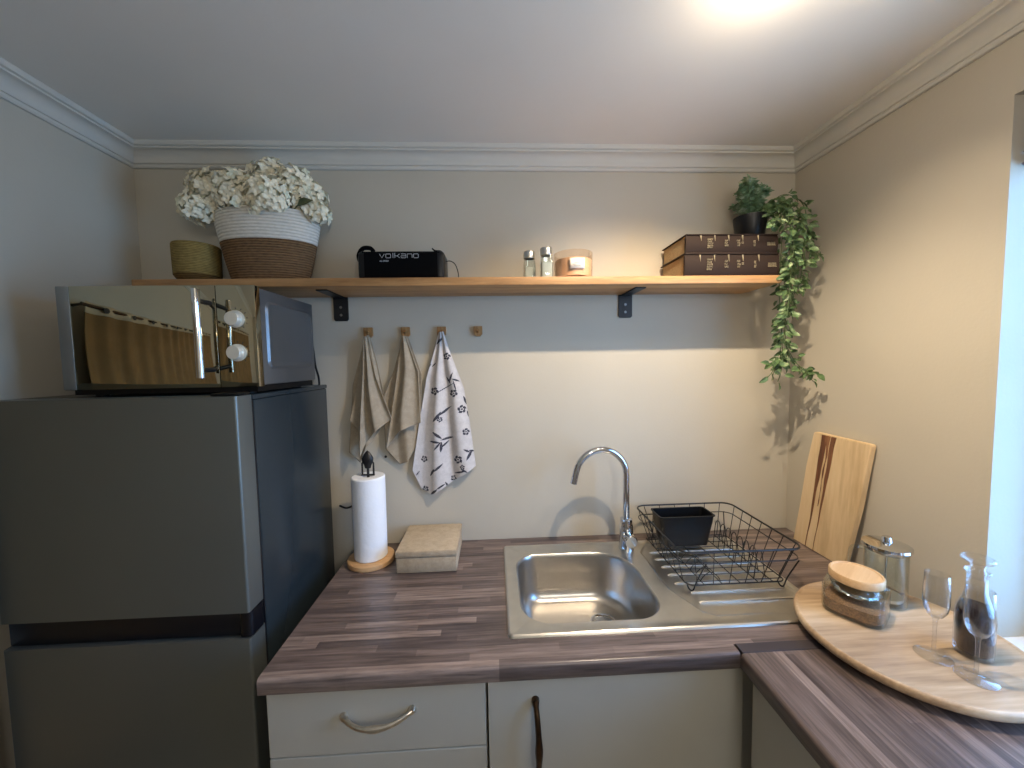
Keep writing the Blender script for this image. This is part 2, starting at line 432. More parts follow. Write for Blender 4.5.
# ------------------------------------------------------------------ cabinets
def bow_handle(parent, c, length, vertical, mat):
    b = B(); pts = []; rr = []
    for i in range(21):
        s = -1 + 2 * i / 20
        out = -.028 * (1 - abs(s) ** 2.6) - .004
        sag = -.009 * (1 - s * s)
        if vertical: p = (c[0] + .3 * (0.014 * (1 - s * s)), c[1] + out, c[2] + s * length / 2)
        else: p = (c[0] + s * length / 2, c[1] + out, c[2] + sag + .004 * s)
        pts.append(p); rr.append((.0066 if vertical else .0052) + .0028 * math.exp(-(s / .22) ** 2) + (.003 if abs(s) > .93 else 0))
    tube(b, pts, rr, 10)
    for s in (-1, 1):
        if vertical: q = (c[0], c[1] + .001, c[2] + s * length / 2)
        else: q = (c[0] + s * length / 2, c[1] + .001, c[2] + .004 * s)
        lathe(b, [(0, -.006), (.009, -.006), (.009, -.002), (.006, .006), (0, .006)], (q[0], q[1] - .006, q[2]), 14, mat=Matrix.Rotation(PI / 2, 4, 'X'))
    return obj('handle', b, mat, parent)
YF = -.582      # face of the doors
t = thing('drawer_cabinet', 'pale grey base cabinet of stacked drawers beside the fridge', 'cabinet', (0, 0, 0))
b = B(); box(b, -.527, -.034, YF + .02, -.01, .10, .859); obj('body', b, M['cab'], t, False)
b = B(); box(b, -.515, -.034, -.52, -.03, 0, .10); obj('plinth', b, M['cab_dark'], t, False)
for z0, z1 in ((.690, .853), (.40, .686), (.105, .396)):
    b = B(); box(b, -.529, -.036, YF, YF + .018, z0, z1, .0015, 2); d = obj('drawer', b, M['cab'], t, False)
    bow_handle(d, (-.281, YF, (z0 + z1) / 2 + .015), .155, False, M['nickel'])
t = thing('sink_cabinet', 'pale grey single-door base cabinet under the sink', 'cabinet', (0, 0, 0))
b = B(); box(b, -.030, .02, YF + .02, -.01, .10, .859); box(b, .02, .88, YF + .02, -.01, .10, .68); box(b, .88, 1.15, YF + .02, -.01, .10, .859)
box(b, .02, .88, YF + .02, YF + .04, .68, .859)
obj('body', b, M['cab'], t, False)
b = B(); box(b, -.030, .56, -.52, -.03, 0, .10); obj('plinth', b, M['cab_dark'], t, False)
b = B(); box(b, -.030, .581, YF, YF + .018, .105, .853, .0015, 2); d = obj('door', b, M['cab'], t, False)
bow_handle(d, (.080, YF, .700), .190, True, M['bronze'])
t = thing('return_cabinet', 'beige base cabinet with doors facing left under the return worktop', 'cabinet', (0, 0, 0))
b = B(); box(b, .602, XR - .005, -2.28, -.606, .10, .859); obj('body', b, M['cab'], t, False)
b = B(); box(b, .65, XR - .01, -2.28, -.61, 0, .10); obj('plinth', b, M['cab_dark'], t, False)
for y0, y1 in ((-1.16, -.61), (-1.72, -1.165), (-2.28, -1.725)):
    b = B(); box(b, .584, .602, y0, y1, .105, .853, .0015, 2); obj('door', b, M['cab'], t, False)

# ------------------------------------------------------------------ fridge
FX0, FX1 = -1.178, -.607
t = thing('fridge_freezer', 'tall dark graphite two-door fridge freezer against the left wall', 'fridge', (0, 0, 0))
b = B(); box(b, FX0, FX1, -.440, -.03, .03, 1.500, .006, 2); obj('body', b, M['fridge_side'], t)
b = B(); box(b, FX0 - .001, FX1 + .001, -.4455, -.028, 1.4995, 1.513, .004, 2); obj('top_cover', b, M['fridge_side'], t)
def fdoor(z0, z1, nm):
    b = B(); ol = rrect(FX0, FX1, -.505, -.446, [.004, .004, .006, .006], 5)
    prism(b, ol, z0, z1, 'z')
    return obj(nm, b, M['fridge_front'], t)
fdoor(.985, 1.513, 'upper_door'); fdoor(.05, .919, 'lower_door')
b = B(); box(b, FX0 + .002, FX1 - .001, -.492, -.446, .9195, .9845, .004); box(b, FX0 + .002, FX1 - .002, -.445, -.4405, .06, 1.498)
obj('handle_recess', b, M['fridge_dark'], t)
b = B(); prism(b, rrect(FX1 - .030, FX1 + .001, -.500, -.448, .010, 5), .9215, .9825, 'z')
tag(obj('hinge_cover', b, M['fridge_dark'], t), 'glossy dark middle hinge cover')
b = B(); box(b, FX1 - .07, FX1 - .004, -.49, -.445, 1.5135, 1.520, .003); obj('hinge_cover', b, M['blackplastic'], t)
for x in (FX0 + .05, FX1 - .05):
    for y in (-.40, -.08):
        b = B(); lathe(b, [(0, 0), (.02, 0), (.018, .03), (0, .03)], (x, y, 0.0), 16); obj('foot', b, M['blackplastic'], t)

# ------------------------------------------------------------------ microwave
MX0, MX1, MYF, MYB, MZ0, MZ1 = -1.068, -.597, -.430, -.125, 1.531, 1.787
t = thing('microwave_oven', 'mirror-fronted silver microwave oven on top of the fridge', 'microwave', (0, 0, 0))
b = B(); box(b, MX0 + .003, MX1 - .003, MYF + .022, MYB, MZ0 + .003, MZ1 - .003, .004, 2); obj('housing', b, M['microbody'], t)
b = B()   # embossed side panel
loops = []
for k, (ins, dx) in enumerate(((0, 0), (.006, .0045), (.010, .0045), (.016, .001))):
    loops.append([(MX1 - .0028 + dx, y, z) for y, z in rrect(-.385 + ins, -.145 - ins, 1.575 + ins, 1.755 - ins, .02 - ins * .6, 5)])
loft(b, loops, True); obj('side_panel', b, M['microbody'], t)
b = B(); box(b, MX0, -.6925, MYF, MYF + .022, MZ0, MZ1, .002, 2); d = obj('door', b, M['mirror'], t, True, 40)
b = B(); box(b, MX0 - .0008, MX0 + .030, MYF - .0012, MYF + .021, MZ0 + .0004, MZ1 - .0004, .002, 2); obj('door_trim', b, M['micro_edge'], d)
b = B()
HXx = -.702
tube(b, [(-.706, MYF - .044, 1.557), (-.706, MYF - .044, 1.769)], .0085, 16); h = obj('handle', b, M['chrome'], d)
for z in (1.576, 1.742):
    b = B(); tube(b, [(-.706, MYF - .040, z), (-.706, MYF - .0005, z)], .006, 12)
    obj('handle_post', b, M['black'], h)
b = B(); box(b, -.6915, MX1, MYF, MYF + .022, MZ0, MZ1, .002, 2); p = obj('control_panel', b, M['mirror'], t, True, 40)
for z in (1.702, 1.618):
    b = B(); R = Matrix.Rotation(PI / 2, 4, 'X')
    lathe(b, [(0, 0), (.0215, 0), (.0215, .004), (.0185, .005), (.0175, .017), (.0160, .019), (0, .019)], (-.645, MYF - .0005, z), 32, mat=R)
    kb = obj('knob', b, M['knob'], p)
    b = B()
    for i in range(11):
        a = math.radians(-140 + 28 * i) + PI / 2
        r0, r1 = .025, .029
        tube(b, [(-.645 + r0 * math.cos(a), MYF - .0006, z + r0 * math.sin(a)), (-.645 + r1 * math.cos(a), MYF - .0006, z + r1 * math.sin(a))], .0006, 5)
    tag(obj('dial_marks', b, M['cable'], p), 'dark scale marks around the knob')
for x in (MX0 + .05, MX1 - .05):
    for y in (-.39, -.16):
        b = B(); lathe(b, [(0, 1.5135), (.014, 1.5135), (.012, MZ0 + .004), (0, MZ0 + .004)], (x, y, 0), 16); obj('foot', b, M['blackplastic'], t)
b = B(); box(b, MX0 + .012, MX1 - .012, MYF + .012, MYB - .006, 1.518, MZ0 + .0028); obj('base_plate', b, M['blackplastic'], t)
b = B(); tube(b, spline([(-.630, -.1245, 1.70), (-.622, -.105, 1.69), (-.630, -.07, 1.64), (-.634, -.05, 1.58), (-.638, -.020, 1.53), (-.642, -.014, 1.45)], 8), .0035, 8)
obj('power_cord', b, M['cable'], t)
# fridge cord behind
b = B(); tube(b, spline([(-.585, -.02, 1.06), (-.55, -.03, 1.055), (-.50, -.03, 1.085), (-.47, -.02, 1.12), (-.46, -.006, 1.15)], 8), .0035, 8)
tag(obj('power_cord', b, M['cable']), 'black cord looping out from behind the fridge to the back wall', 'cord')

# ------------------------------------------------------------------ shelf and brackets
SX0, SX1, SZ0, SZ1 = -1.10, .955, 1.8285, 1.854
b = B(); box(b, SX0, SX1, -.20, -.0005, SZ0, SZ1, .0025, 2)
tag(obj('wall_shelf', b, M['shelf']), 'long light brown wooden shelf high on the back wall', 'shelf')
t0 = None
for x, lb in ((-.555, 'black metal angle bracket under the shelf on the left, above the towels'), (.499, 'black metal angle bracket under the shelf below the candle and the books'), ):
    if t0 is None:
        t0 = t = thing('shelf_bracket', lb, 'bracket', (x, 0, 1.742), 0, 'brackets under the wall shelf')
        b = B(); prism(b, rrect(-.0135, .0135, 0, .086, [.0, .0, .008, .008], 4) if False else [(-.026, .006), (-.020, 0), (.020, 0), (.026, .006), (.026, .086), (-.026, .086)], -.005, -.0005, 'y')
        obj('wall_plate', b, M['black'], t, False)
        b = B(); box(b, -.018, .018, -.155, -.0055, .0815, .0858, .001); obj('arm', b, M['black'], t, False)
        for z in (.022, .05):
            b = B(); lathe(b, [(0, 0), (.005, 0), (.0045, .0015), (0, .002)], (0, -.0052, z), 12, mat=Matrix.Rotation(PI / 2, 4, 'X')); obj('screw', b, M['screw'], t)
    else:
        dup(t0, (x, 0, 1.742), 0, lb)

# ------------------------------------------------------------------ coat hooks + towels
hk = None
for x, lb in ((-.459, 'small wooden wall peg holding the left beige towel'), (-.324, 'small wooden wall peg holding the right beige towel'),
              (-.192, 'small wooden wall peg holding the flower-print towel'), (-.058, 'small empty wooden wall peg, rightmost in the row')):
    if hk is None:
        hk = t = thing('wall_peg', lb, 'hook', (x, 0, 1.700), 0, 'wooden pegs under the shelf')
        b = B(); prism(b, [(-.016, .017), (.016, .017), (.016, -.012), (.008, -.020), (-.008, -.020), (-.016, -.012)], -.012, -.0005, 'y'); obj('plate', b, M['peg'], t, False)
        b = B(); tube(b, [(0, -.011, -.004), (0, -.024, .002)], .005, 10); obj('pin', b, M['peg'], t)
    else: dup(hk, (x, 0, 1.700), 0, lb)

def pxz(px, py, k=.00368):       # photo-plane measure of the towels, converted to metres on the wall
    return (-.192 + (px - 442) * k, 1.69 - (py - 335) * k)
def curve1(pts, v):
    if v <= pts[0][0]: return pts[0][1:]
    for a, c in zip(pts, pts[1:]):
        if v <= c[0]:
            s = (v - a[0]) / (c[0] - a[0]); s = s * s * (3 - 2 * s) * .35 + s * .65
            return tuple(a[i] + (c[i] - a[i]) * s for i in (1, 2))
    return pts[-1][1:]
def drape(bm, L, R, Bt, y0, amp, folds, ph, nu=60, nv=70, dark=None):
    # L, R: edges [(v, px, py)], Bt: bottom [(u, px, py)]
    grid = []
    for j in range(nv + 1):
        v = j / nv; row = []
        l = curve1(L, v); r = curve1(R, v)
        for i in range(nu + 1):
            u = i / nu
            q = curve1(Bt, u)
            bl = Bt[0][1:]; br = Bt[-1][1:]
            off = (q[0] - (bl[0] * (1 - u) + br[0] * u), q[1] - (bl[1] * (1 - u) + br[1] * u))
            k = v ** 1.4
            px = l[0] * (1 - u) + r[0] * u + off[0] * k; py = l[1] * (1 - u) + r[1] * u + off[1] * k
            X, Z = pxz(px, py)
            a = amp * (.35 + .65 * v) * (.6 + .4 * math.sin(PI * u))
            y = y0 - a * (.5 + .5 * math.cos(2 * PI * folds * (u + .05 * math.sin(3 * v)) + ph)) - .25 * a * noise.noise((u * 4, v * 3, ph))
            y -= .006 * (1 - v) ** 3
            row.append((bm.verts.new((X, min(y, -.004), Z)), px, py))
        grid.append(row)
    for j in range(nv):
        for i in range(nu):
            q = [grid[j][i], grid[j + 1][i], grid[j + 1][i + 1], grid[j][i + 1]]
            try: f = bm.faces.new([t[0] for t in q])
            except ValueError: continue
            if dark:
                cx = sum(t[1] for t in q) / 4; cy = sum(t[2] for t in q) / 4
                if dark(cx, cy): f.material_index = 1
def towel(name, layers, mats, label, dark=None, res=(60, 70)):
    b = B()
    for ly in layers: drape(b, *ly, nu=res[0], nv=res[1], dark=dark)
    o = obj(name, b, None, None, True, 80, mats=mats)
    s = o.modifiers.new('thickness', 'SOLIDIFY'); s.thickness = .0022; s.offset = 0
    tag(o, label, 'towel', 'towels hanging on wall pegs'); return o
towel('hand_towel', [
    ([(0, 367, 337), (.5, 353, 385), (1, 347, 452)], [(0, 371, 335), (.5, 376, 380), (1, 378, 430)],
     [(0, 347, 452), (.3, 357, 463), (.5, 364, 448), (1, 378, 430)], -.012, .014, 1.7, .5),
    ([(0, 368, 337), (.5, 360, 380), (1, 350, 419)], [(0, 370, 337), (.45, 378, 378), (1, 391.5, 418)],
     [(0, 350, 419), (.18, 361, 433), (.30, 361, 454), (.42, 364, 444), (.6, 374, 432), (1, 391.5, 418)], -.030, .030, 2.3, 2.4),
    ([(0, 368, 337), (.5, 371, 370), (1, 372, 425)], [(0, 372, 337), (.4, 378, 365), (1, 384, 400)],
     [(0, 372, 425), (.5, 380, 420), (1, 384, 400)], -.012, .014, 1.5, 1.0)],
    [M['linen']], 'beige linen towel on the leftmost wall peg, above the paper roll')
towel('hand_towel', [
    ([(0, 404, 337), (.35, 394, 370), (.6, 382, 398), (1, 383, 449)], [(0, 409, 337), (.4, 421, 375), (1, 418, 438)],
     [(0, 383, 449), (.3, 396, 467), (.55, 405, 464), (1, 418, 440)], -.010, .014, 1.6, .3),
    ([(0, 404, 337), (.5, 396, 385), (1, 385, 448)], [(0, 408, 337), (.35, 419, 372), (1, 420, 423)],
     [(0, 385, 448), (.4, 400, 430), (1, 420, 423)], -.030, .026, 1.4, 2.0)],
    [M['linen']], 'beige linen towel on the middle wall peg, between the other two towels')
# flower print
S = []
def leafshape(cx, cy, ln, wd, ang): S.append((400 + cx / 4.27, 320 + cy / 4.27, ln / 4.27, wd / 4.27, math.radians(ang)))
def flower(cx, cy, r):
    for k in range(5):
        a = k * 72 + cx; leafshape(cx + r * .62 * math.cos(math.radians(a)), cy + r * .62 * math.sin(math.radians(a)), r * .46, r * .27, a + 60)
    leafshape(cx, cy, r * .25, r * .2, 0)
for a in ((170, 95, 20, 5, -45), (215, 250, 24, 4, -70), (235, 262, 18, 4, 20), (205, 262, 18, 4, 60), (190, 295, 50, 2.2, -28), (230, 285, 26, 3, 75), (272, 350, 20, 5, 70), (285, 412, 18, 4, 70),
          (185, 395, 34, 5, -36), (152, 418, 30, 6, -50), (195, 385, 26, 3, -30), (150, 498, 26, 6, 40), (192, 514, 30, 5, -12), (140, 527, 24, 5, 8), (165, 550, 24, 6, 95), (150, 545, 24, 4, 130), (180, 540, 26, 4, -40),
          (285, 590, 26, 6, -60), (275, 570, 16, 4, 30), (296, 572, 14, 4, 10), (150, 640, 28, 5, -40), (125, 660, 20, 5, -60), (245, 662, 28, 4, -15), (262, 655, 18, 4, 30), (130, 745, 20, 5, -40), (160, 722, 22, 4, -30),
          (60, 665, 14, 3, -50), (120, 205, 20, 3, -50), (145, 195, 14, 3, -40), (225, 700, 22, 5, -30), (185, 715, 14, 4, 60)): leafshape(*a)
for f_ in ((200, 160, 17), (145, 308, 19), (226, 318, 18), (258, 388, 20), (163, 430, 13), (273, 487, 17), (90, 603, 16), (238, 607, 20), (215, 692, 15), (92, 736, 16), (255, 640, 12)): flower(*f_)
def isdark(px, py):
    for cx, cy, a, w_, an in S:
        dx, dy = px - cx, py - cy
        if abs(dx) > a + 1 or abs(dy) > a + 1: continue
        u = (dx * math.cos(an) + dy * math.sin(an)) / a; v = (-dx * math.sin(an) + dy * math.cos(an)) / w_
        if abs(u) < 1 and abs(v) < 1 - u * u: return True
    return False
towel('dish_towel', [
    ([(0, 440, 333), (.1, 435, 350), (.28, 426, 378), (.6, 417, 425), (1, 409, 472)], [(0, 444, 333), (.1, 449, 350), (.4, 463, 390), (.65, 468, 425), (1, 473, 470)],
     [(0, 409, 472), (.12, 417, 492), (.25, 428, 498), (.6, 451, 484), (1, 473, 470)], -.012, .026, 2.2, 1.2)],
    [M['cotton'], M['ink']], 'white towel with dark flower print on the third wall peg', isdark, (190, 420))

# small black screw on the wall
b = B(); lathe(b, [(0, 0), (.005, 0), (.004, .004), (0, .005)], (-.415, -.0005, 1.235), 12, mat=Matrix.Rotation(PI / 2, 4, 'X'))
tag(obj('wall_screw', b, M['black']), 'tiny black screw head in the wall between the beige towels', 'screw')

# ------------------------------------------------------------------ shelf things
SZ = SZ1
# white and brown rope basket
t = thing('rope_basket', 'large rope basket, white above and brown below, full of white hydrangeas', 'basket', (-.738, -.105, SZ))
def basket_r(z):            # oval half-width at height z
    return .116 + (.163 - .116) * min(1, z / .19) ** .8
pw = [(basket_r(z), z) for z in [.128 + .006 * i for i in range(16)]]
zt = pw[-1][1]
b = B(); lathe(b, pw + [(pw[-1][0] - .003, zt + .005), (pw[-1][0] - .009, zt + .002)] + [(r - .010, z) for r, z in reversed(pw)], n=64, sy=.56); obj('upper_band', b, M['rope_white'], t)
pb = [(basket_r(z), z) for z in [.004 + .0062 * i for i in range(21)]]
b = B(); lathe(b, [(0, 0), (.110, 0)] + pb + [(r - .012, z) for r, z in reversed(pb)] + [(0, .012)], n=64, sy=.56); obj('lower_band', b, M['rope_brown'], t)
# hydrangeas
def floret(bm, c, nrm, r, mi=0):
    n = nrm.normalized(); a = n.orthogonal().normalized(); a.rotate(Matrix.Rotation(rnd.uniform(0, 6.28), 3, n)); bb = n.cross(a)
    for k in range(4):
        t_ = math.radians(90 * k); d = a * math.cos(t_) + bb * math.sin(t_); e = n.cross(d)
        up = n * r * .25
        v = [bm.verts.new(c), bm.verts.new(c + d * r * .5 + e * r * .48 + up), bm.verts.new(c + d * r * 1.05 + e * r * .2 + up * 1.0), bm.verts.new(c + d * r * 1.05 - e * r * .2 + up * 1.2), bm.verts.new(c + d * r * .5 - e * r * .48 + up)]
        bm.faces.new(v).material_index = mi
heads = [(-.885, -.13, 2.140, .068, 'white hydrangea at the far left of the rope basket'), (-.922, -.15, 2.085, .050, 'small white hydrangea drooping lowest at the left of the basket'),
         (-.838, -.10, 2.150, .064, 'white hydrangea second from left, behind the basket rim'), (-.790, -.16, 2.125, .066, 'white hydrangea left of the middle of the basket'),
         (-.725, -.095, 2.188, .070, 'white hydrangea standing highest at the middle of the basket'), (-.690, -.175, 2.105, .066, 'white hydrangea hanging over the front rim of the basket'),
         (-.640, -.12, 2.155, .066, 'white hydrangea to the right of the highest one'), (-.598, -.12, 2.125, .056, 'white hydrangea near the right rim of the basket'), (-.568, -.13, 2.078, .038, 'small white hydrangea drooping over the right rim')]
for (x, y, z, r, lb) in heads:
    t = thing('hydrangea', lb, 'flower', (x, y, z), 0, 'white hydrangeas in the rope basket')
    b = B(); nfl = int(120 * (r / .06) ** 2)
    for i in range(nfl):
        f = (i + .5) / nfl; ph = math.acos(1 - 1.8 * f); th = i * 2.39996
        n = Vector((math.sin(ph) * math.cos(th), math.sin(ph) * math.sin(th), math.cos(ph)))
        rr = r * rnd.uniform(.78, 1.08)
        floret(b, n * rr, (n + Vector((rnd.uniform(-.5, .5), rnd.uniform(-.5, .5), rnd.uniform(-.5, .5)))), rnd.uniform(.011, .015), 1 if rnd.random() < .06 else 0)
    bmesh.ops.create_icosphere(b, subdivisions=2, radius=r * .72)
    for f in b.faces:
        if len(f.verts) == 3: f.material_index = 1
    obj('flower_head', b, None, t, False, mats=[M['petal'], M['petalc']])
    b = B(); base = Vector((-.728 + (x + .728) * .35 - x, -.105 + (y + .105) * .3 - y, SZ + .03 - z))
    mid = Vector((-.728 + (x + .728) * .75 - x, -.105 + (y + .105) * .4 - y, (2.075 if z < 2.1 else z - .03) - z + .01))
    tube(b, spline([base, mid, (0, 0, 0)], 8), .003, 6); obj('stem', b, M['stem'], t)
def leaf(bm, p, d, up, ln, wd, mi=0, fold=.25):
    d = d.normalized(); s = d.cross(up)
    if s.length < 1e-4: s = d.orthogonal()
    s.normalize(); u = s.cross(d).normalized()
    sec = [(0, .05), (.3, .85), (.6, .9), (.85, .45)]
    L_, M_, R_ = [], [], []
    for k, w in sec:
        c = p + d * ln * k - u * ln * .22 * k * k
        M_.append(bm.verts.new(c)); L_.append(bm.verts.new(c + s * wd * .5 * w + u * wd * fold * w)); R_.append(bm.verts.new(c - s * wd * .5 * w + u * wd * fold * w))
    tip = bm.verts.new(p + d * ln - u * ln * .22)
    for i in range(3):
        for A in (L_, R_):
            f = bm.faces.new((M_[i], M_[i + 1], A[i + 1], A[i])); f.material_index = mi
    for A in (L_, R_): bm.faces.new((M_[3], tip, A[3])).material_index = mi
# dark leaves among the hydrangeas
b = B()
for (x, y, z, dx, dz) in ((-.61, -.19, 2.085, .7, .2), (-.62, -.17, 2.09, .3, .5)):
    leaf(b, Vector((x, y + .02, z)), Vector((dx, -.3, dz)), Vector((0, -1, .3)), .055, .03)
# gathered in one sprig of leaves standing in the basket
tube(b, spline([(-.76, -.12, SZ + .04), (-.75, -.13, 2.04), (-.755, -.17, 2.10)], 6), .002, 6)
tube(b, spline([(-.76, -.12, SZ + .04), (-.82, -.13, 2.04), (-.905, -.17, 2.085)], 6), .002, 6)
tube(b, spline([(-.76, -.12, SZ + .04), (-.68, -.13, 2.04), (-.61, -.17, 2.085)], 6), .002, 6)
tag(obj('leaf_sprig', b, M['leafdark']), 'dark green leaf sprig showing between the white hydrangeas', 'leaves')

# small golden woven pot
t = thing('woven_pot', 'small golden-brown woven pot left of the rope basket', 'pot', (-.965, -.115, SZ))
b = B(); lathe(b, [(.063, .026), (.064, .06), (.065, .119), (.063, .124), (.059, .121), (.058, .028)], n=40); obj('upper_band', b, M['woven_gold'], t)
b = B(); lathe(b, [(0, 0), (.045, 0), (.049, .003), (.0635, .0255), (.0570, .027), (.043, .008), (0, .008)], n=40); obj('lower_band', b, M['woven_dark'], t)

# speaker
t = thing('portable_speaker', 'black portable speaker with silver lettering on the shelf', 'speaker', (-.297, -.105, SZ))
b = B(); prism(b, rrect(-.050, .050, 0, .097, .014, 6), -.125, .125, 'x'); obj('grille', b, M['blackfabric'], t)
for s in (-1, 1):
    b = B()
    loft(b, [[(s * x, p[0] * k, .0485 + (p[1] - .0485) * k) for p in rrect(-.0505, .0505, .0004, .0975, .016, 6)] for x, k in ((.118, 1.0), (.130, 1.0), (.137, .93), (.140, .80))], True)
    obj('end_cap', b, M['blackplastic'], t)
b = B(); tube(b, spline([(-.136, -.02, .060), (-.143, -.026, .085), (-.128, -.03, .108), (-.104, -.03, .110), (-.092, -.03, .099)], 6), [.007 + .0 * i for i in range(25)], 10); obj('strap', b, M['blackfabric'], t)
b = B(); tube(b, spline([(.135, -.02, .075), (.128, -.024, .098), (.108, -.026, .102), (.098, -.026, .110)], 6), [.005 - .003 * i / 18 for i in range(19)], 8); obj('strap', b, M['blackfabric'], t)
b = B(); tube(b, spline([(.139, -.01, .070), (.155, -.012, .072), (.172, -.016, .060), (.182, -.024, .030), (.184, -.030, .003)], 8), .0017, 6); obj('cable', b, M['cable'], t)
b = B(); gx = -.068; gw, gh, gs = .0155, .0125, .0200
G_ = {'v': [[(0, 1), (.5, 0), (1, 1)]], 'o': [[(.1, 1), (.9, 1), (1, .85), (1, .15), (.9, 0), (.1, 0), (0, .15), (0, .85), (.1, 1)]], 'l': [[(.2, 1.25), (.2, 0)]],
      'k': [[(0, 1.25), (0, 0)], [(0, .5), (.5, .5), (1, 1)], [(.5, .5), (1, 0)]], 'a': [[(0, 1), (.9, 1), (1, .85), (1, 0), (.1, 0), (0, .15), (0, .5), (1, .5)]], 'n': [[(0, 0), (0, 1), (.9, 1), (1, .85), (1, 0)]]}
for ch in 'volkano':
    for pl_ in G_[ch]: tube(b, [(gx + p[0] * gw, -.0503, .073 + p[1] * gh) for p in pl_], .0008, 6)
    gx += gs if ch != 'l' else gs * .45
obj('lettering', b, M['print'], t)
text_mesh('vk-3020', .0070, M['print'], t, (-.069, -.0503, .061), (PI / 2, 0, 0), 'lettering', 1.3, 1.0)

# shakers
sh = None
for (x, y, lb) in ((.127, -.110, 'glass shaker with metal cap, left of the pair and pepper grey'), (.180, -.148, 'glass shaker with metal cap, right of the pair beside the candle')):
    t = thing('salt_shaker', lb, 'shaker', (x, y, SZ), 0, 'glass shakers on the shelf')
    b = B(); lathe(b, [(0, .001), (.0205, .001), (.0215, .004), (.021, .06), (.018, .072), (.0175, .080), (.0155, .080), (.0185, .060), (.0188, .008), (0, .006)], n=8 if 0 else 24, power=6); obj('glass_body', b, M['glass'], t)
    b = B(); lathe(b, [(0, .0065), (.0175, .0065), (.0178, .048 if x < .15 else .055), (0, .050 if x < .15 else .057)], n=24, power=6); tag(obj('filling', b, M['salt'], t), 'pale grains inside')
    b = B(); lathe(b, [(.017, .079), (.0200, .080), (.0205, .083), (.0205, .099), (.0185, .104), (.012, .106), (0, .1065)], n=28); obj('cap', b, M['steel'], t)
# candle
t = thing('jar_candle', 'peach candle in a wide glass with a small white label on the shelf', 'candle', (.275, -.125, SZ))
b = B(); lathe(b, [(0, .0005), (.060, .0005), (.064, .004), (.0655, .09), (.0625, .09), (.061, .010), (0, .008)], n=48); obj('glass', b, M['frosted'], t)
b = B(); lathe(b, [(0, .0085), (.0605, .0085), (.0615, .066), (.058, .068), (0, .066)], n=48); obj('wax', b, M['wax'], t)
b = B()
aa = [math.radians(-90 + 22 * (i / 8 - .5) * 2) for i in range(9)]
for i in range(8):
    f = [b.verts.new((.0662 * math.cos(a), .0662 * math.sin(a), z)) for a, z in ((aa[i], .028), (aa[i + 1], .028), (aa[i + 1], .062), (aa[i], .062))]; b.faces.new(f)
bmesh.ops.remove_doubles(b, verts=b.verts, dist=1e-5)
o = obj('paper_label', b, M['paperlabel'], t); s = o.modifiers.new('s', 'SOLIDIFY'); s.thickness = .0006
b = B()
for k, z in enumerate((.036, .041, .046, .051)):
    w_ = (12, 16, 10, 14)[k]; a0 = [math.radians(-90 + w_ * (i / 4 - .5) * 2 * .8) for i in range(5)]
    tube(b, [(.0668 * math.cos(a), .0668 * math.sin(a), z) for a in a0], .0006, 4)
obj('label_print', b, M['gold_print'], o)
b = B(); box(b, -.006, .006, -.0008, .0008, .066, .078); obj('wick', b, M['peg'], t)

# books
def book(z0, h, x0, x1, y0, y1, label, dy=0):
    t = thing('thick_book', label, 'book', ((x0 + x1) / 2, (y0 + y1) / 2, z0), 0, 'thick dark books lying on the shelf')
    hx, hy = (x1 - x0) / 2, (y1 - y0) / 2; c = .0035
    b = B(); box(b, -hx, hx, -hy, hy, 0, c, .001); box(b, -hx, hx, -hy, hy, h - c, h, .001)
    prism(b, [(-hy + .006, 0.0005), (-hy + .001, h * .15), (-hy - .002, h * .5), (-hy + .001, h * .85), (-hy + .006, h - .0005), (-hy + .009, h - .001), (-hy + .009, .001)], -hx, hx, 'x')
    obj('cover', b, M['cover'], t)
    b = B(); box(b, -hx + .006, hx - .006, -hy + .0095, hy - .006, c + .0002, h - c - .0002); obj('page_block', b, M['pages'], t, False)
    L_ = 2 * hx
    def mark(b, u0, u1, z0_, z1_): box(b, -hx + u0 * L_, -hx + u1 * L_, -hy - .0032, -hy - .0012, z0_ * h, z1_ * h)
    r2 = random.Random(3)
    for u in (.15, .30, .45, .60, .77):     # narrow foil wedges between the raised bands
        b = B(); prism(b, [(-hx + u * L_, .92 * h), (-hx + u * L_ + .004, .92 * h), (-hx + u * L_ + .004, .62 * h)], -hy - .0025, -hy + .001, 'y'); tag(obj('foil_wedge', b, M['gold_print'], t, False), 'pale foil wedge on the spine')
    def letters(u0, u1, v0, v1, rows):
        b = B()
        for r_ in range(rows):
            zz0 = v0 + (v1 - v0) * r_ / rows; u = u0 + r2.uniform(0, .008)
            while u < u1:
                wv = r2.uniform(.005, .009)
                k = r2.random()
                mark(b, u, u + .0028, zz0, zz0 + (v1 - v0) / rows * .7)
                if k < .6: mark(b, u, u + wv, zz0, zz0 + .03)
                if k > .3: mark(b, u, u + wv, zz0 + (v1 - v0) / rows * .7 - .03, zz0 + (v1 - v0) / rows * .7)
                u += wv + .005
        tag(obj('spine_print', b, M['gold_print'], t), 'pale gold lettering on the spine')
    letters(.225, .28, .25, .78, 5); letters(.41, .445, .35, .72, 3); letters(.545, .58, .35, .72, 3); letters(.59, .615, .48, .62, 1)
    letters(.725, .745, .35, .7, 2); letters(.87, .96, .38, .64, 1)
book(SZ, .074, .630, .950, -.192, -.012, 'thick dark brown book lying on the shelf, lower of two')
book(SZ + .0743, .062, .634, .946, -.190, -.014, 'thick dark brown book lying on top of the other book')
BZ = SZ + .1364

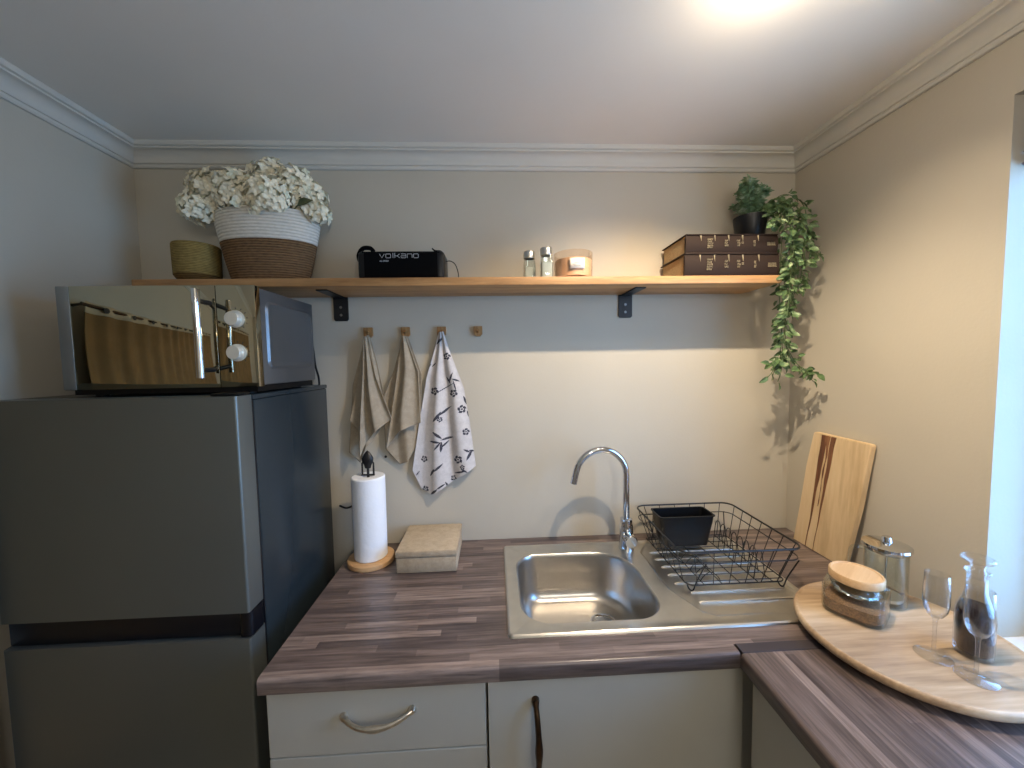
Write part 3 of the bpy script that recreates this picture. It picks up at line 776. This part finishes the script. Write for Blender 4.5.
# ------------------------------------------------------------------ potted plant + vine
t = thing('potted_plant', 'small bushy green plant in a black pot on the books', 'plant', (.912, -.100, BZ))
b = B(); lathe(b, [(0, 0), (.040, 0), (.042, .003), (.053, .080), (.0535, .086), (.050, .086), (.048, .072), (0, .072)], n=32); obj('pot', b, M['blackplastic'], t)
b = B(); bs = B()
for k in range(26):
    th = rnd.uniform(0, 6.28); sp = rnd.uniform(.0, 1) ** .7 * .062; hgt = rnd.uniform(.100, .178) - sp * .6
    p0 = Vector((.3 * sp * math.cos(th), .3 * sp * math.sin(th), .070)); p2 = Vector((sp * math.cos(th), sp * math.sin(th), .070 + hgt))
    mid = (p0 + p2) / 2 + Vector((0, 0, .012)); pts = spline([p0, mid, p2], 7)
    tube(bs, pts, .0012, 5)
    for i, p in enumerate(pts[3:]):
        for s in range(3):
            a = rnd.uniform(0, 6.28); leaf(b, p, Vector((math.cos(a), math.sin(a), rnd.uniform(.1, .9))), Vector((0, 0, 1)), rnd.uniform(.020, .030), rnd.uniform(.013, .018))
    leaf(b, p2, Vector((math.cos(th) * .4, math.sin(th) * .4, 1)), Vector((1, 0, .2)), .022, .012)
obj('stems', bs, M['stem'], t); obj('foliage', b, M['leaf_a'], t, False)

t = thing('trailing_vine', 'long green vine trailing over the right end of the shelf', 'plant', (0, 0, 0))
b = B(); bs = B()
def clampw(p): return Vector((min(p.x, XR - .012), min(p.y, -.010), p.z))
def strand(pts, dens=1.0, ln=(.021, .032), skip=0):
    P = spline(pts, 9); P = [clampw(p) for p in P]
    tube(bs, P, .0014, 5)
    for i, p in enumerate(P):
        if i < skip: continue
        n = 1 if rnd.random() < dens else 0
        if rnd.random() < dens - 1: n += 1
        for s in range(n):
            a = rnd.uniform(0, 6.28); d = Vector((math.cos(a), math.sin(a) * .8 - .15, rnd.uniform(-1.3, .3)))
            l = rnd.uniform(*ln)
            q = p + d.normalized() * rnd.uniform(.004, .016)
            e = q + d.normalized() * l
            if e.x > XR - .006 or e.y > -.006 or (e.x < SX1 + .004 and e.y > -.20 and SZ0 - .03 < e.z < BZ + .0): d.x = -abs(d.x) if e.x > XR - .006 else abs(d.x); d.y = -abs(d.y); q = p
            leaf(b, q, d, Vector((rnd.uniform(-1.2, 1.2), -1, rnd.uniform(-.3, 1.2))), l, l * rnd.uniform(.5, .66))
root = (.925, -.11, BZ + .085)
R_ = [ [root, (.965, -.13, 2.115), (.99, -.15, 2.05), (.985, -.155, 1.95), (.985, -.15, 1.84), (.99, -.15, 1.74), (1.0, -.15, 1.64), (1.005, -.15, 1.56)],
       [root, (.98, -.12, 2.13), (1.04, -.13, 2.08), (1.05, -.14, 1.99), (1.02, -.14, 1.90), (1.0, -.15, 1.80), (1.0, -.15, 1.70), (.995, -.15, 1.60), (1.0, -.15, 1.545)],
       [root, (1.0, -.13, 2.14), (1.07, -.13, 2.12), (1.085, -.14, 2.05), (1.07, -.14, 1.96), (1.06, -.14, 1.88), (1.05, -.15, 1.83)],
       [root, (.96, -.17, 2.09), (.975, -.21, 2.02), (.978, -.215, 1.93), (.975, -.21, 1.84), (.98, -.2, 1.77), (.975, -.2, 1.72)],
       [root, (1.0, -.16, 2.11), (1.03, -.19, 2.03), (1.03, -.20, 1.94), (1.03, -.19, 1.86), (1.02, -.18, 1.80)],
       [root, (1.01, -.11, 2.12), (1.09, -.12, 2.06), (1.115, -.13, 1.99), (1.125, -.15, 1.93)],
       [root, (.95, -.17, 2.06), (.965, -.22, 2.0), (.97, -.215, 1.95), (.985, -.2, 1.88), (.995, -.19, 1.78), (.985, -.18, 1.70), (1.0, -.17, 1.62), (1.01, -.16, 1.57)]]
for s_ in R_: strand(s_, 1.5)
strand([(.95, -.16, 2.05), (.93, -.21, 2.03), (.895, -.225, 2.015)], .9, skip=6)
strand([(1.0, -.15, 1.60), (.985, -.16, 1.578), (.96, -.17, 1.565), (.945, -.18, 1.535), (.925, -.185, 1.515)], .55, (.026, .036), 4)
strand([(1.0, -.15, 1.58), (.985, -.17, 1.56), (.975, -.18, 1.53), (.965, -.18, 1.50)], .4, (.026, .034), 4)
strand([(1.0, -.15, 1.66), (1.02, -.16, 1.60), (1.045, -.17, 1.555), (1.075, -.18, 1.535), (1.10, -.19, 1.53)], .6, (.026, .036), 12)
strand([(1.04, -.17, 1.56), (1.06, -.18, 1.53), (1.085, -.185, 1.50)], .4, (.024, .032), 4)
obj('stems', bs, M['stem'], t); obj('foliage', b, M['leaf_b'], t, False)

# ------------------------------------------------------------------ sink
t = thing('kitchen_sink', 'inset stainless steel sink with bowl and ribbed drainer', 'sink', (0, 0, 0))
SXa, SXb, SYa, SYb = .020, .880, -.525, -.065
Zd = .9045
bowl_o = rrect(.058, .452, -.484, -.135, [.13, .075, .085, .085], 12)
dr_o = [(.490, -.30)] 
dr_o = [(.500, -.150), (.500, -.360), (.545, -.470), (.575, -.487), (.845, -.487), (.862, -.470), (.862, -.105), (.850, -.092), (.560, -.092), (.535, -.100)]
b = B()
outer = [rrect(SXa + i, SXb - i, SYa + i, SYb - i, max(.012 - i * .3, .004), 4) for i in (0, .002, .006, .012, .016)]
zs = [.9004, .9045, .9065, .9060, Zd]
R = loft(b, [[(x, y, z) for x, y in o] for o, z in zip(outer, zs)], False)
def loop_edges(bm, pts):
    vs = [bm.verts.new(p) for p in pts]
    return vs, [bm.edges.new((vs[i], vs[(i + 1) % len(vs)])) for i in range(len(vs))]
bv, be = loop_edges(b, [(x, y, Zd) for x, y in bowl_o]); dv, de = loop_edges(b, [(x, y, Zd) for x, y in dr_o])
oe = [b.edges.get((R[-1][i], R[-1][(i + 1) % len(R[-1])])) for i in range(len(R[-1]))]
bmesh.ops.triangle_fill(b, use_beauty=True, use_dissolve=False, edges=oe + be + de)
# drainer recess
cx_, cy_ = .68, -.29
def ins(o, k): return [(cx_ + (x - cx_) * k, cy_ + (y - cy_) * k) for x, y in o]
r1 = [b.verts.new((x, y, Zd - .003)) for x, y in ins(dr_o, .975)]
r2_ = [b.verts.new((x, y, Zd - .0035)) for x, y in ins(dr_o, .95)]
n_ = len(dv)
for A, Q in ((dv, r1), (r1, r2_)):
    for i in range(n_): b.faces.new((A[i], A[(i + 1) % n_], Q[(i + 1) % n_], Q[i]))
b.faces.new(r2_)
obj('deck', b, M['steel'], t, True, 25)
b = B()
for i in range(7):
    y = -.15 - .046 * i
    tube(b, [(.535 if i < 5 else .56, y, Zd - .0045), (.545 if i < 5 else .57, y, Zd - .0022), (.82, y, Zd - .0022), (.84, y, Zd - .0045)], .0035, 8)
obj('drainer_rib', b, M['steel'], t)
b = B(); bc = (.255, -.30)
def bl(k, z, dyk=0): return [(bc[0] + (x - bc[0]) * k, bc[1] + (y - bc[1]) * k, z) for x, y in bowl_o]
prf = [(1.0, Zd), (.992, Zd - .0008), (.98, Zd - .004), (.968, Zd - .015), (.94, Zd - .08), (.915, Zd - .115), (.88, Zd - .138), (.82, Zd - .152), (.72, Zd - .158), (.5, Zd - .160)]
loops = [bl(k, z) for k, z in prf]
dc = (.335, -.275)
for k, z in ((.6, Zd - .161), (1, Zd - .162)):
    lp = []
    for i, (x, y, zz) in enumerate(loops[9]):
        a = math.atan2(y - bc[1], x - bc[0]); tx, ty = dc[0] + .04 * math.cos(a), dc[1] + .04 * math.sin(a)
        lp.append((x + (tx - x) * k, y + (ty - y) * k, z))
    loops.append(lp)
loft(b, loops, True)
obj('bowl', b, M['bowlsteel'], t, True, 60)
b = B(); zb = Zd - .162
lathe(b, [(.046, zb + .0005), (.045, zb + .003), (.040, zb + .0035), (.036, zb + .001), (.030, zb - .0005), (.028, zb + .0025), (.012, zb + .0025), (.010, zb + .008), (.004, zb + .011), (0, zb + .011)], (dc[0], dc[1], 0), 36)
dd = obj('drain', b, M['chrome'], t)

# ------------------------------------------------------------------ faucet
t = thing('mixer_tap', 'tall chrome swan-neck mixer tap behind the sink bowl', 'tap', (.462, -.118, .9045))
b = B(); lathe(b, [(0, .0), (.027, .0), (.027, .004), (.0255, .008), (.0245, .040), (.0245, .085), (.022, .094), (.021, .110), (.013, .113), (0, .113)], n=32); obj('body', b, M['chrome'], t)
pts = [(0, 0, .10), (0, 0, .17), (0, 0, .23), (0, 0, .272)]
cxr, czr, RR = -.092, .272, .092
for i in range(1, 17):
    a = math.radians(166 * i / 16); pts.append((cxr + RR * math.cos(a), -.012 * (i / 16), czr + RR * math.sin(a)))
e = Vector(pts[-1]); pts.append(tuple(e + Vector((-.24, -.02, -.97)) * .03)); pts.append(tuple(e + Vector((-.24, -.02, -.97)) * .048))
b = B(); tube(b, pts, [.0115] * (len(pts) - 1) + [.0118], 20); sp = obj('spout', b, M['chrome'], t)
b = B()
lathe(b, [(0, 0), (.020, 0), (.0215, .003), (.0215, .034), (.019, .037), (0, .037)], (0, -.018, .048), 28, mat=Matrix.Rotation(PI / 2, 4, 'X')); 
tube(b, spline([(-.020, -.036, .056), (-.024, -.036, .085), (-.026, -.036, .112)], 5), [.0035] * 11, 8)
box(b, -.022, -.012, -.042, -.030, .050, .062, .002)
obj('lever', b, M['chrome'], t)

# ------------------------------------------------------------------ dish rack
t = thing('dish_rack', 'black wire dish rack standing on the sink drainer', 'dish rack', (.705, -.222, .9015))
def ring(x, y, z, r=.03, n=6): return [(px, py, z) for px, py in rrect(-x, x, -y, y, r, n)]
TX, TY, TZ = .183, .178, .128; BX, BY, BZz = .150, .150, .016
b = B(); tube(b, ring(TX, TY, TZ, .035), .0030, 8, closed=True); obj('rim', b, M['black'], t)
b = B(); tube(b, ring(TX * .985, TY * .985, TZ - .034, .033), .0017, 6, closed=True); obj('side_ring', b, M['black'], t)
b = B(); tube(b, ring(BX, BY, BZz, .02), .0020, 6, closed=True)
for i in range(9):
    y = -BY + 2 * BY * (i + .5) / 9; tube(b, [(-BX, y, BZz), (BX, y, BZz)], .0014, 5)
for x in (-.10, -.045, .01, .065, .11): tube(b, [(x, -BY, BZz), (x, BY, BZz)], .0016, 5)
obj('base_grid', b, M['black'], t)
b = B()
for s in (-1, 1):
    for i in range(6):
        x = -TX + .035 + (2 * TX - .07) * i / 5; xb = x * BX / TX
        tube(b, [(x, s * TY, TZ), (xb, s * BY, BZz)], .0014, 5)
    for i in range(7):
        y = -TY + .035 + (2 * TY - .07) * i / 6; yb = y * BY / TY
        tube(b, [(s * TX, y, TZ), (s * BX, yb, BZz)], .0014, 5)
obj('side_wires', b, M['black'], t)
for sx_ in (-1, 1):
    for sy_ in (-1, 1):
        b = B(); x, y = sx_ * (BX - .012), sy_ * BY
        tube(b, spline([(x - .012, y * .97, BZz), (x - .006, y * 1.0, .004), (x, y * 1.01, .0018), (x + .006, y, .004), (x + .014, y * 1.02, BZz + .015), (x + .026, y * TY / BY * 1.0, TZ - .034)], 5), .0020, 6); obj('foot', b, M['black'], t)
for i in range(8):
    y = -.128 + .030 * i
    b = B(); tube(b, spline([(.066, y, BZz), (.070, y, .05), (.074, y, .090), (.082, y, .102), (.090, y, .090), (.096, y, .05), (.102, y, BZz)], 5), .0015, 6); obj('plate_holder', b, M['black'], t)
for i in range(5):
    y = -.130 + .03 * i
    b = B(); tube(b, spline([(-.10, y, BZz), (-.09, y, .03), (-.07, y, .042), (-.05, y, .03), (-.04, y, BZz)], 5), .0014, 6); obj('plate_holder', b, M['black'], t)
t = thing('cutlery_caddy', 'black plastic cutlery holder at the back of the dish rack', 'cutlery holder', (.668, -.118, .9195))
b = B()
def rr3(x, y, z, r): return [(px, py, z) for px, py in rrect(-x, x, -y, y, r, 5)]
loft(b, [rr3(.078, .032, 0, .01), rr3(.080, .034, .003, .012), rr3(.098, .042, .108, .012), rr3(.101, .045, .108, .012), rr3(.101, .045, .111, .012), rr3(.096, .040, .111, .011), rr3(.078, .031, .005, .01)], True)
b.faces.new([v for v in b.verts[:24]]) if False else None
obj('holder_body', b, M['blackplastic'], t)

# ------------------------------------------------------------------ paper roll + box
t = thing('paper_towel_holder', 'round wooden holder with black top standing by the fridge', 'paper towel holder', (-.440, -.125, .9))
b = B(); lathe(b, [(0, .0005), (.074, .0005), (.0775, .003), (.0785, .010), (.077, .017), (.073, .0195), (0, .0195)], n=48); obj('base', b, M['roll_base'], t)
b = B(); tube(b, [(0, 0, .019), (0, 0, .340)], .0045, 12)
obj('rod', b, M['black'], t)
b = B()
for s in (-1, 1): tube(b, [(s * .019, 0, .3045), (s * .019, 0, .345), (s * .014, 0, .352)], .0032, 8)
tube(b, [(-.022, 0, .3045), (.022, 0, .3045)], .0032, 8)
lathe(b, [(0, .325), (.010, .328), (.013, .340), (.019, .352), (.020, .362), (.014, .374), (.007, .384), (0, .390)], n=20, sy=.6)
obj('finial', b, M['black'], t)
b = B()
prf = [(.020, .0), (.052, .0), (.0545, .003), (.0548, .12), (.0545, .278), (.052, .2815), (.020, .2815), (.019, .278), (.019, .005), (.020, .0)]
lathe(b, prf, (0, 0, 0), 48)
for v in b.verts:
    if Vector((v.co.x, v.co.y)).length > .03:
        a = math.atan2(v.co.y, v.co.x); k = 1 + .018 * noise.noise((math.cos(a) * 1.5, math.sin(a) * 1.5, v.co.z * 9)) + .014 * math.exp(-((a + 2.3) / .12) ** 2)
        v.co.x *= k; v.co.y *= k
o = obj('paper_towel_roll', b, M['paper']); o.location = (-.440, -.125, .920)
tag(o, 'white kitchen paper roll standing on the wooden holder', 'paper roll')
t = thing('woven_box', 'beige woven square lidded box beside the paper roll', 'box', (-.234, -.115, .9))
b = B(); box(b, -.098, .098, -.100, .100, .0005, .052, .004, 2); obj('base', b, M['boxm'], t)
b = B(); box(b, -.100, .100, -.102, .102, .0525, .074, .004, 2); obj('lid', b, M['boxm'], t)

# ------------------------------------------------------------------ cutting board leaning in the corner
t = thing('cutting_board', 'pale wooden board with dark grain leaning on the right wall', 'cutting board', (XR, -.195, .9))
b = B(); W_, H_, T_ = .205, .415, .018
ol = [(-W_ / 2 + .002, 0), (W_ / 2 - .001, 0), (W_ / 2 - .002, H_ * .35), (W_ / 2 + .003, H_ * .7), (W_ / 2, H_ - .003), (W_ / 2 - .004, H_), (-W_ / 2 + .004, H_ - .002), (-W_ / 2, H_ - .006), (-W_ / 2 - .003, H_ * .5)]
def place_board(bm):
    tl = math.radians(3.6); yaw = math.radians(5)
    for v in bm.verts:
        x, y, z = v.co       # x thickness, y width (towards the back wall +), z height
        y2 = y - z * .115; z2 = z
        v.co = Vector((-.004 - (H_ - z2) * math.sin(tl) + x * math.cos(tl) - T_, y2, z2 * math.cos(tl) + .0015 + 0 * x))
prism(b, [(y, z) for y, z in ol], 0, T_, 'x'); bmesh.ops.bevel(b, geom=b.edges[:], offset=.002, segments=2, affect='EDGES'); place_board(b)
obj('board', b, M['board'], t, True, 30)
b = B()
def streak(cs, wds):
    n = len(cs); A, Q = [], []
    for (y, z), w_ in zip(cs, wds):
        A.append(b.verts.new((-.0004, y - w_ / 2, z))); Q.append(b.verts.new((-.0004, y + w_ / 2, z)))
    for i in range(n - 1): b.faces.new((A[i], A[i + 1], Q[i + 1], Q[i]))
import itertools
def wob(y0, y1, z0, z1, w0, w1, ph):
    cs, wd = [], []
    for i in range(25):
        s = i / 24; cs.append((y0 + (y1 - y0) * s + .003 * noise.noise((s * 5, ph, 0)), z0 + (z1 - z0) * s)); wd.append(max(.0012, w0 + (w1 - w0) * s ** 1.5 + .005 * noise.noise((s * 7, ph, 3))))
    streak(cs, wd)
wob(.045, .056, .001, .411, .003, .026, 1.3); wob(.014, .022, .001, .411, .002, .020, 5.1); wob(.030, .039, .16, .411, .001, .009, 8.2)
place_board(b)
o = obj('heartwood', b, M['board_heart'], t, False); s = o.modifiers.new('s', 'SOLIDIFY'); s.thickness = .0006; s.offset = 0
tag(o, 'dark brown heartwood streaks')

# ------------------------------------------------------------------ tray with glassware
TCx, TCy = .946, -.612
t = thing('turntable_tray', 'large round wooden turntable tray on the corner of the worktop', 'tray', (TCx, TCy, .9))
b = B(); lathe(b, [(0, .0035), (.10, .0035), (.10, .0145), (0, .0145)], n=64); lathe(b, [(0, .0021), (.13, .0021), (.13, .004), (0, .004)], n=64); tag(obj('foot', b, M['cab_dark'], t), 'dark round turntable foot')
b = B(); lathe(b, [(0, .0150), (.196, .0150), (.204, .018), (.207, .024), (.2065, .031), (.204, .0355), (.200, .0365), (.197, .0345), (.195, .0335), (0, .0335)], n=96); obj('tray_top', b, M['tray'], t, True, 50)
TZp = .9337
# glass storage jar
t = thing('storage_jar', 'low glass jar with bamboo lid at the left of the tray', 'jar', (.903, -.535, TZp), math.radians(35))
b = B(); lathe(b, [(0, .0005), (.050, .0005), (.059, .004), (.061, .012), (.061, .064), (.059, .071), (.049, .077), (.047, .084), (.044, .084), (.046, .075), (.056, .069), (.0575, .062), (.0575, .013), (.05, .006), (0, .005)], n=48, power=4); obj('glass', b, M['glass'], t)
b = B(); lathe(b, [(0, .080), (.0435, .080), (.0435, .0853), (.0525, .0855), (.054, .087), (.054, .102), (.052, .105), (.048, .105), (.047, .1035), (0, .1035)], n=48); obj('lid', b, M['bamboo'], t)
b = B(); lathe(b, [(0, .0055), (.050, .0058), (.0565, .013), (.0565, .036), (.03, .043), (0, .040)], n=48, power=4)
o = obj('brown_sugar', b, M['sugar']); o.location = (.903, -.535, TZp); o.rotation_euler = (0, 0, math.radians(35))
tag(o, 'brown sugar filling the lower half of the bamboo-lidded jar', 'sugar', kind='stuff')
b = B()
bmesh.ops.create_uvsphere(b, u_segments=36, v_segments=18, radius=1)
for v in b.verts:
    n = noise.noise(v.co * 3.1) * .35 + noise.noise(v.co * 8) * .18
    v.co = Vector((v.co.x * .047 * (1 + n * .3), v.co.y * .047 * (1 + n * .3), v.co.z * .013 * (1 + n)))
o = obj('foil_sachet', b, M['foil']); o.location = (.903, -.535, TZp + .060); o.rotation_euler = (0, 0, .4)
tag(o, 'crumpled silver foil lying on the sugar inside the glass jar', 'foil')
# coffee press
t = thing('coffee_press', 'glass coffee press with chrome lid behind the bamboo-lidded jar', 'coffee press', (1.018, -.502, TZp))
b = B(); lathe(b, [(0, .0006), (.040, .0006), (.043, .004), (.0435, .138), (.045, .146), (.0425, .146), (.0413, .138), (.0408, .007), (0, .005)], n=40); obj('beaker', b, M['glass'], t)
b = B(); lathe(b, [(.040, .138), (.046, .1465), (.0495, .150), (.049, .156), (.032, .160), (.012, .163), (.011, .170), (.009, .176), (0, .178)], n=40)
lathe(b, [(0, .150), (.040, .148), (.040, .139), (0, .139)], n=40)
obj('lid', b, M['chrome'], t)
b = B(); tube(b, [(0, 0, .139), (0, 0, .022)], .002, 8); lathe(b, [(0, .014), (.035, .014), (.0355, .016), (.035, .022), (0, .024)], n=36); obj('plunger', b, M['steel'], t)
b = B(); tube(b, spline([(-.041, .012, .138), (-.057, .020, .142), (-.070, .026, .136), (-.072, .027, .10), (-.070, .026, .05), (-.062, .022, .028), (-.040, .012, .022)], 6), .0045, 10); obj('handle', b, M['glass'], t)
# wine glasses
def wineglass(loc, label):
    t = thing('wine_glass', label, 'wine glass', loc, 0, 'small wine glasses on the tray')
    b = B(); lathe(b, [(0, .0004), (.029, .0004), (.0305, .0012), (.029, .0024), (.012, .0045), (.005, .008), (0, .008)], n=40); obj('foot', b, M['glass2'], t)
    b = B(); lathe(b, [(.0050, .0081), (.0034, .014), (.0030, .05), (.0034, .080), (.006, .0879), (0, .0879)], n=20); obj('stem', b, M['glass2'], t)
    b = B(); lathe(b, [(0, .088), (.006, .088), (.012, .092), (.0180, .104), (.0205, .120), (.0203, .145), (.0190, .184), (.0182, .184), (.0194, .145), (.0196, .121), (.0172, .105), (.011, .094), (0, .091)], n=40); obj('bowl', b, M['glass2'], t)
    return t
g1 = wineglass((.934, -.680, TZp), 'small clear wine glass left of the carafe, behind the other one')
dup(g1, (.952, -.738, TZp), 0, 'small clear wine glass standing in front of the carafe')
# carafe
t = thing('carafe', 'clear glass carafe with stopper and dark red wine on the tray', 'carafe', (1.022, -.682, TZp))
b = B(); lathe(b, [(0, .0006), (.026, .0006), (.029, .004), (.0298, .02), (.0298, .088), (.0275, .105), (.021, .125), (.0165, .140), (.0152, .16), (.0155, .180), (.0195, .186), (.018, .188), (.0138, .182), (.0134, .16), (.0147, .140), (.0192, .124), (.0257, .104), (.0280, .088), (.0278, .012), (.025, .008), (0, .007)], n=40); obj('bottle', b, M['glass2'], t)
b = B(); lathe(b, [(0, .170), (.011, .170), (.0125, .186), (.010, .194), (.012, .202), (.023, .209), (.0252, .213), (.023, .217), (0, .218)], n=36); obj('stopper', b, M['glass2'], t)
b = B(); lathe(b, [(0, .0085), (.0238, .0085), (.0272, .013), (.0274, .088), (.0252, .1035), (.022, .112), (0, .112)], n=40)
o = obj('red_wine', b, M['wine']); o.location = (1.022, -.682, TZp)
tag(o, 'dark red wine filling the carafe up to its shoulder', 'wine', kind='stuff')

# ------------------------------------------------------------------ curtain on the left wall (seen mirrored in the microwave door)
t = thing('curtain', 'brown pleated curtain on the left wall mirrored in the microwave door', 'curtain', (XL, -1.27, 0))
b = B(); n = 260; rowz = (.06, .6, 1.2, 1.768)
G = []
for z in rowz:
    G.append([b.verts.new((.055 + 0.012 * math.sin(i / n * 2 * PI * 14 + .6 * math.sin(i * .05)) * (1.0 if z < 1.7 else .6), -.74 + 1.48 * i / n, z)) for i in range(n + 1)])
for A, Q in zip(G, G[1:]):
    for i in range(n): b.faces.new((A[i], A[i + 1], Q[i + 1], Q[i]))
o = obj('drape', b, M['curtain'], t); s = o.modifiers.new('s', 'SOLIDIFY'); s.thickness = .002
b = B(); G = []
for z in (1.7685, 1.812):
    G.append([b.verts.new((.055 + 0.0072 * math.sin(i / n * 2 * PI * 14 + .6 * math.sin(i * .05)), -.74 + 1.48 * i / n, z)) for i in range(n + 1)])
for i in range(n): b.faces.new((G[0][i], G[0][i + 1], G[1][i + 1], G[1][i]))
o = obj('header', b, M['curtain_head'], t); s = o.modifiers.new('s', 'SOLIDIFY'); s.thickness = .002
for i in range(11):
    y = -.68 + 1.36 * i / 10
    b = B(); lathe(b, [(0, .0), (.012, 0), (.012, .003), (0, .003)], (.070, y, 1.790), 16, mat=Matrix.Rotation(PI / 2, 4, 'Y'))
    obj('eyelet', b, M['cable'], t)
b = B(); tube(b, [(.055, -.76, 1.798), (.055, .75, 1.798)], .007, 12)
for y in (-.75, .745): tube(b, [(.055, y, 1.798), (.001, y, 1.798)], .005, 10)
obj('rod', b, M['bronze'], t)

# ------------------------------------------------------------------ lights
LP = [(.53, -.655), (.80, -.655)]
t = thing('ceiling_light', 'white ceiling light bar with two warm lamps', 'ceiling light', (.665, -.675, ZC))
b = B(); box(b, -.20, .20, -.012, .03, -.010, -.0005, .003); obj('housing', b, M['lampwhite'], t)
for x, y in LP:
    b = B(); lathe(b, [(0, -.024), (.010, -.022), (.014, -.016), (.012, -.0105), (0, -.0105)], (x - .665, y + .675, 0), 20); obj('bulb', b, M['bulb'], t)
def point(name, loc, power, col, r=.02):
    l = bpy.data.lights.new(name, 'POINT'); l.energy = power; l.color = col; l.shadow_soft_size = r
    o = bpy.data.objects.new(name, l); C.objects.link(o); o.location = loc; return o
WARM = (1.0, .82, .60)
def spot(name, loc, target, power, col, ang, blend, r=.012):
    l = bpy.data.lights.new(name, 'SPOT'); l.energy = power; l.color = col; l.shadow_soft_size = r; l.spot_size = math.radians(ang); l.spot_blend = blend
    o = bpy.data.objects.new(name, l); C.objects.link(o); o.location = loc
    o.rotation_euler = (Vector(target) - Vector(loc)).to_track_quat('-Z', 'Y').to_euler(); return o
spot('lamp_light', (LP[0][0], LP[0][1], 2.312), (.50, -.40, 1.2), 46, WARM, 124, .7)
spot('lamp_light', (LP[1][0], LP[1][1], 2.312), (.80, -.40, 1.2), 9, WARM, 120, .7)
point('lamp_glow', (.56, -.68, 2.24), 2.1, WARM, .03)
t = thing('ceiling_light', 'added white round fitting over the fill light, unseen behind the viewer', 'ceiling light', (.55, -2.5, ZC))  # added fitting out of view, only there to go with the fill
b = B(); lathe(b, [(0, -.05), (.10, -.045), (.13, -.02), (.13, -.0005), (0, -.0005)], n=40); obj('shade', b, M['lampwhite'], t)
point('fill_light', (.55, -2.5, 1.95), 17, (1, .97, .92), .12)  # unseen soft fill, added to raise the ambient level from behind the camera

W = bpy.data.worlds.new('World'); bpy.context.scene.world = W; W.use_nodes = True
wn = W.node_tree; bg = wn.nodes['Background']; bg.inputs[1].default_value = 12.0
tc = wn.nodes.new('ShaderNodeTexCoord'); sp_ = wn.nodes.new('ShaderNodeSeparateXYZ'); wn.links.new(tc.outputs['Generated'], sp_.inputs[0])
mr = wn.nodes.new('ShaderNodeMapRange'); mr.inputs[1].default_value = -1; mr.inputs[2].default_value = 1; wn.links.new(sp_.outputs[2], mr.inputs[0])
# bright paving below the horizon, bright low sky, deeper blue overhead
wn.links.new(ramp(wn, mr.outputs[0], [(0.0, (.26, .42, .60, 1)), (.46, (.25, .54, .95, 1)), (.54, (.27, .60, 1.12, 1)), (.70, (.22, .52, 1.05, 1)), (.85, (.10, .24, .50, 1))]), bg.inputs[0])
pl = bpy.data.lights.new('window_portal', 'AREA'); pl.shape = 'RECTANGLE'; pl.size = 1.3; pl.size_y = .85; pl.cycles.is_portal = True
po = bpy.data.objects.new('window_portal', pl); C.objects.link(po); po.location = (XR + .22, (WY0 + WY1) / 2, 1.52); po.rotation_euler = (0, PI / 2, 0)

# ------------------------------------------------------------------ camera
p_, y_, r_, D_, Zc_ = 5.96e-2, 4.65e-2, -1.73e-2, 1.4034, 1.5831
fwd = Vector((math.sin(y_) * math.cos(p_), math.cos(y_) * math.cos(p_), -math.sin(p_)))
right = Vector((math.cos(y_), -math.sin(y_), 0)); up = right.cross(fwd)
r2 = math.cos(r_) * right + math.sin(r_) * up; u2 = -math.sin(r_) * right + math.cos(r_) * up
cam = bpy.data.cameras.new('Camera'); co = bpy.data.objects.new('Camera', cam); C.objects.link(co)
m = Matrix((( r2.x, u2.x, -fwd.x, 0), (r2.y, u2.y, -fwd.y, -D_), (r2.z, u2.z, -fwd.z, Zc_), (0, 0, 0, 1)))
co.matrix_world = m
cam.sensor_width = 36; cam.lens = 372 / 1024 * 36; cam.clip_start = .02
sc = bpy.context.scene; sc.camera = co
sc.view_settings.view_transform = 'Standard'; sc.view_settings.look = 'None'
sc.view_settings.exposure = 0.1; sc.view_settings.gamma = 1.0; sc.view_settings.use_curve_mapping = False
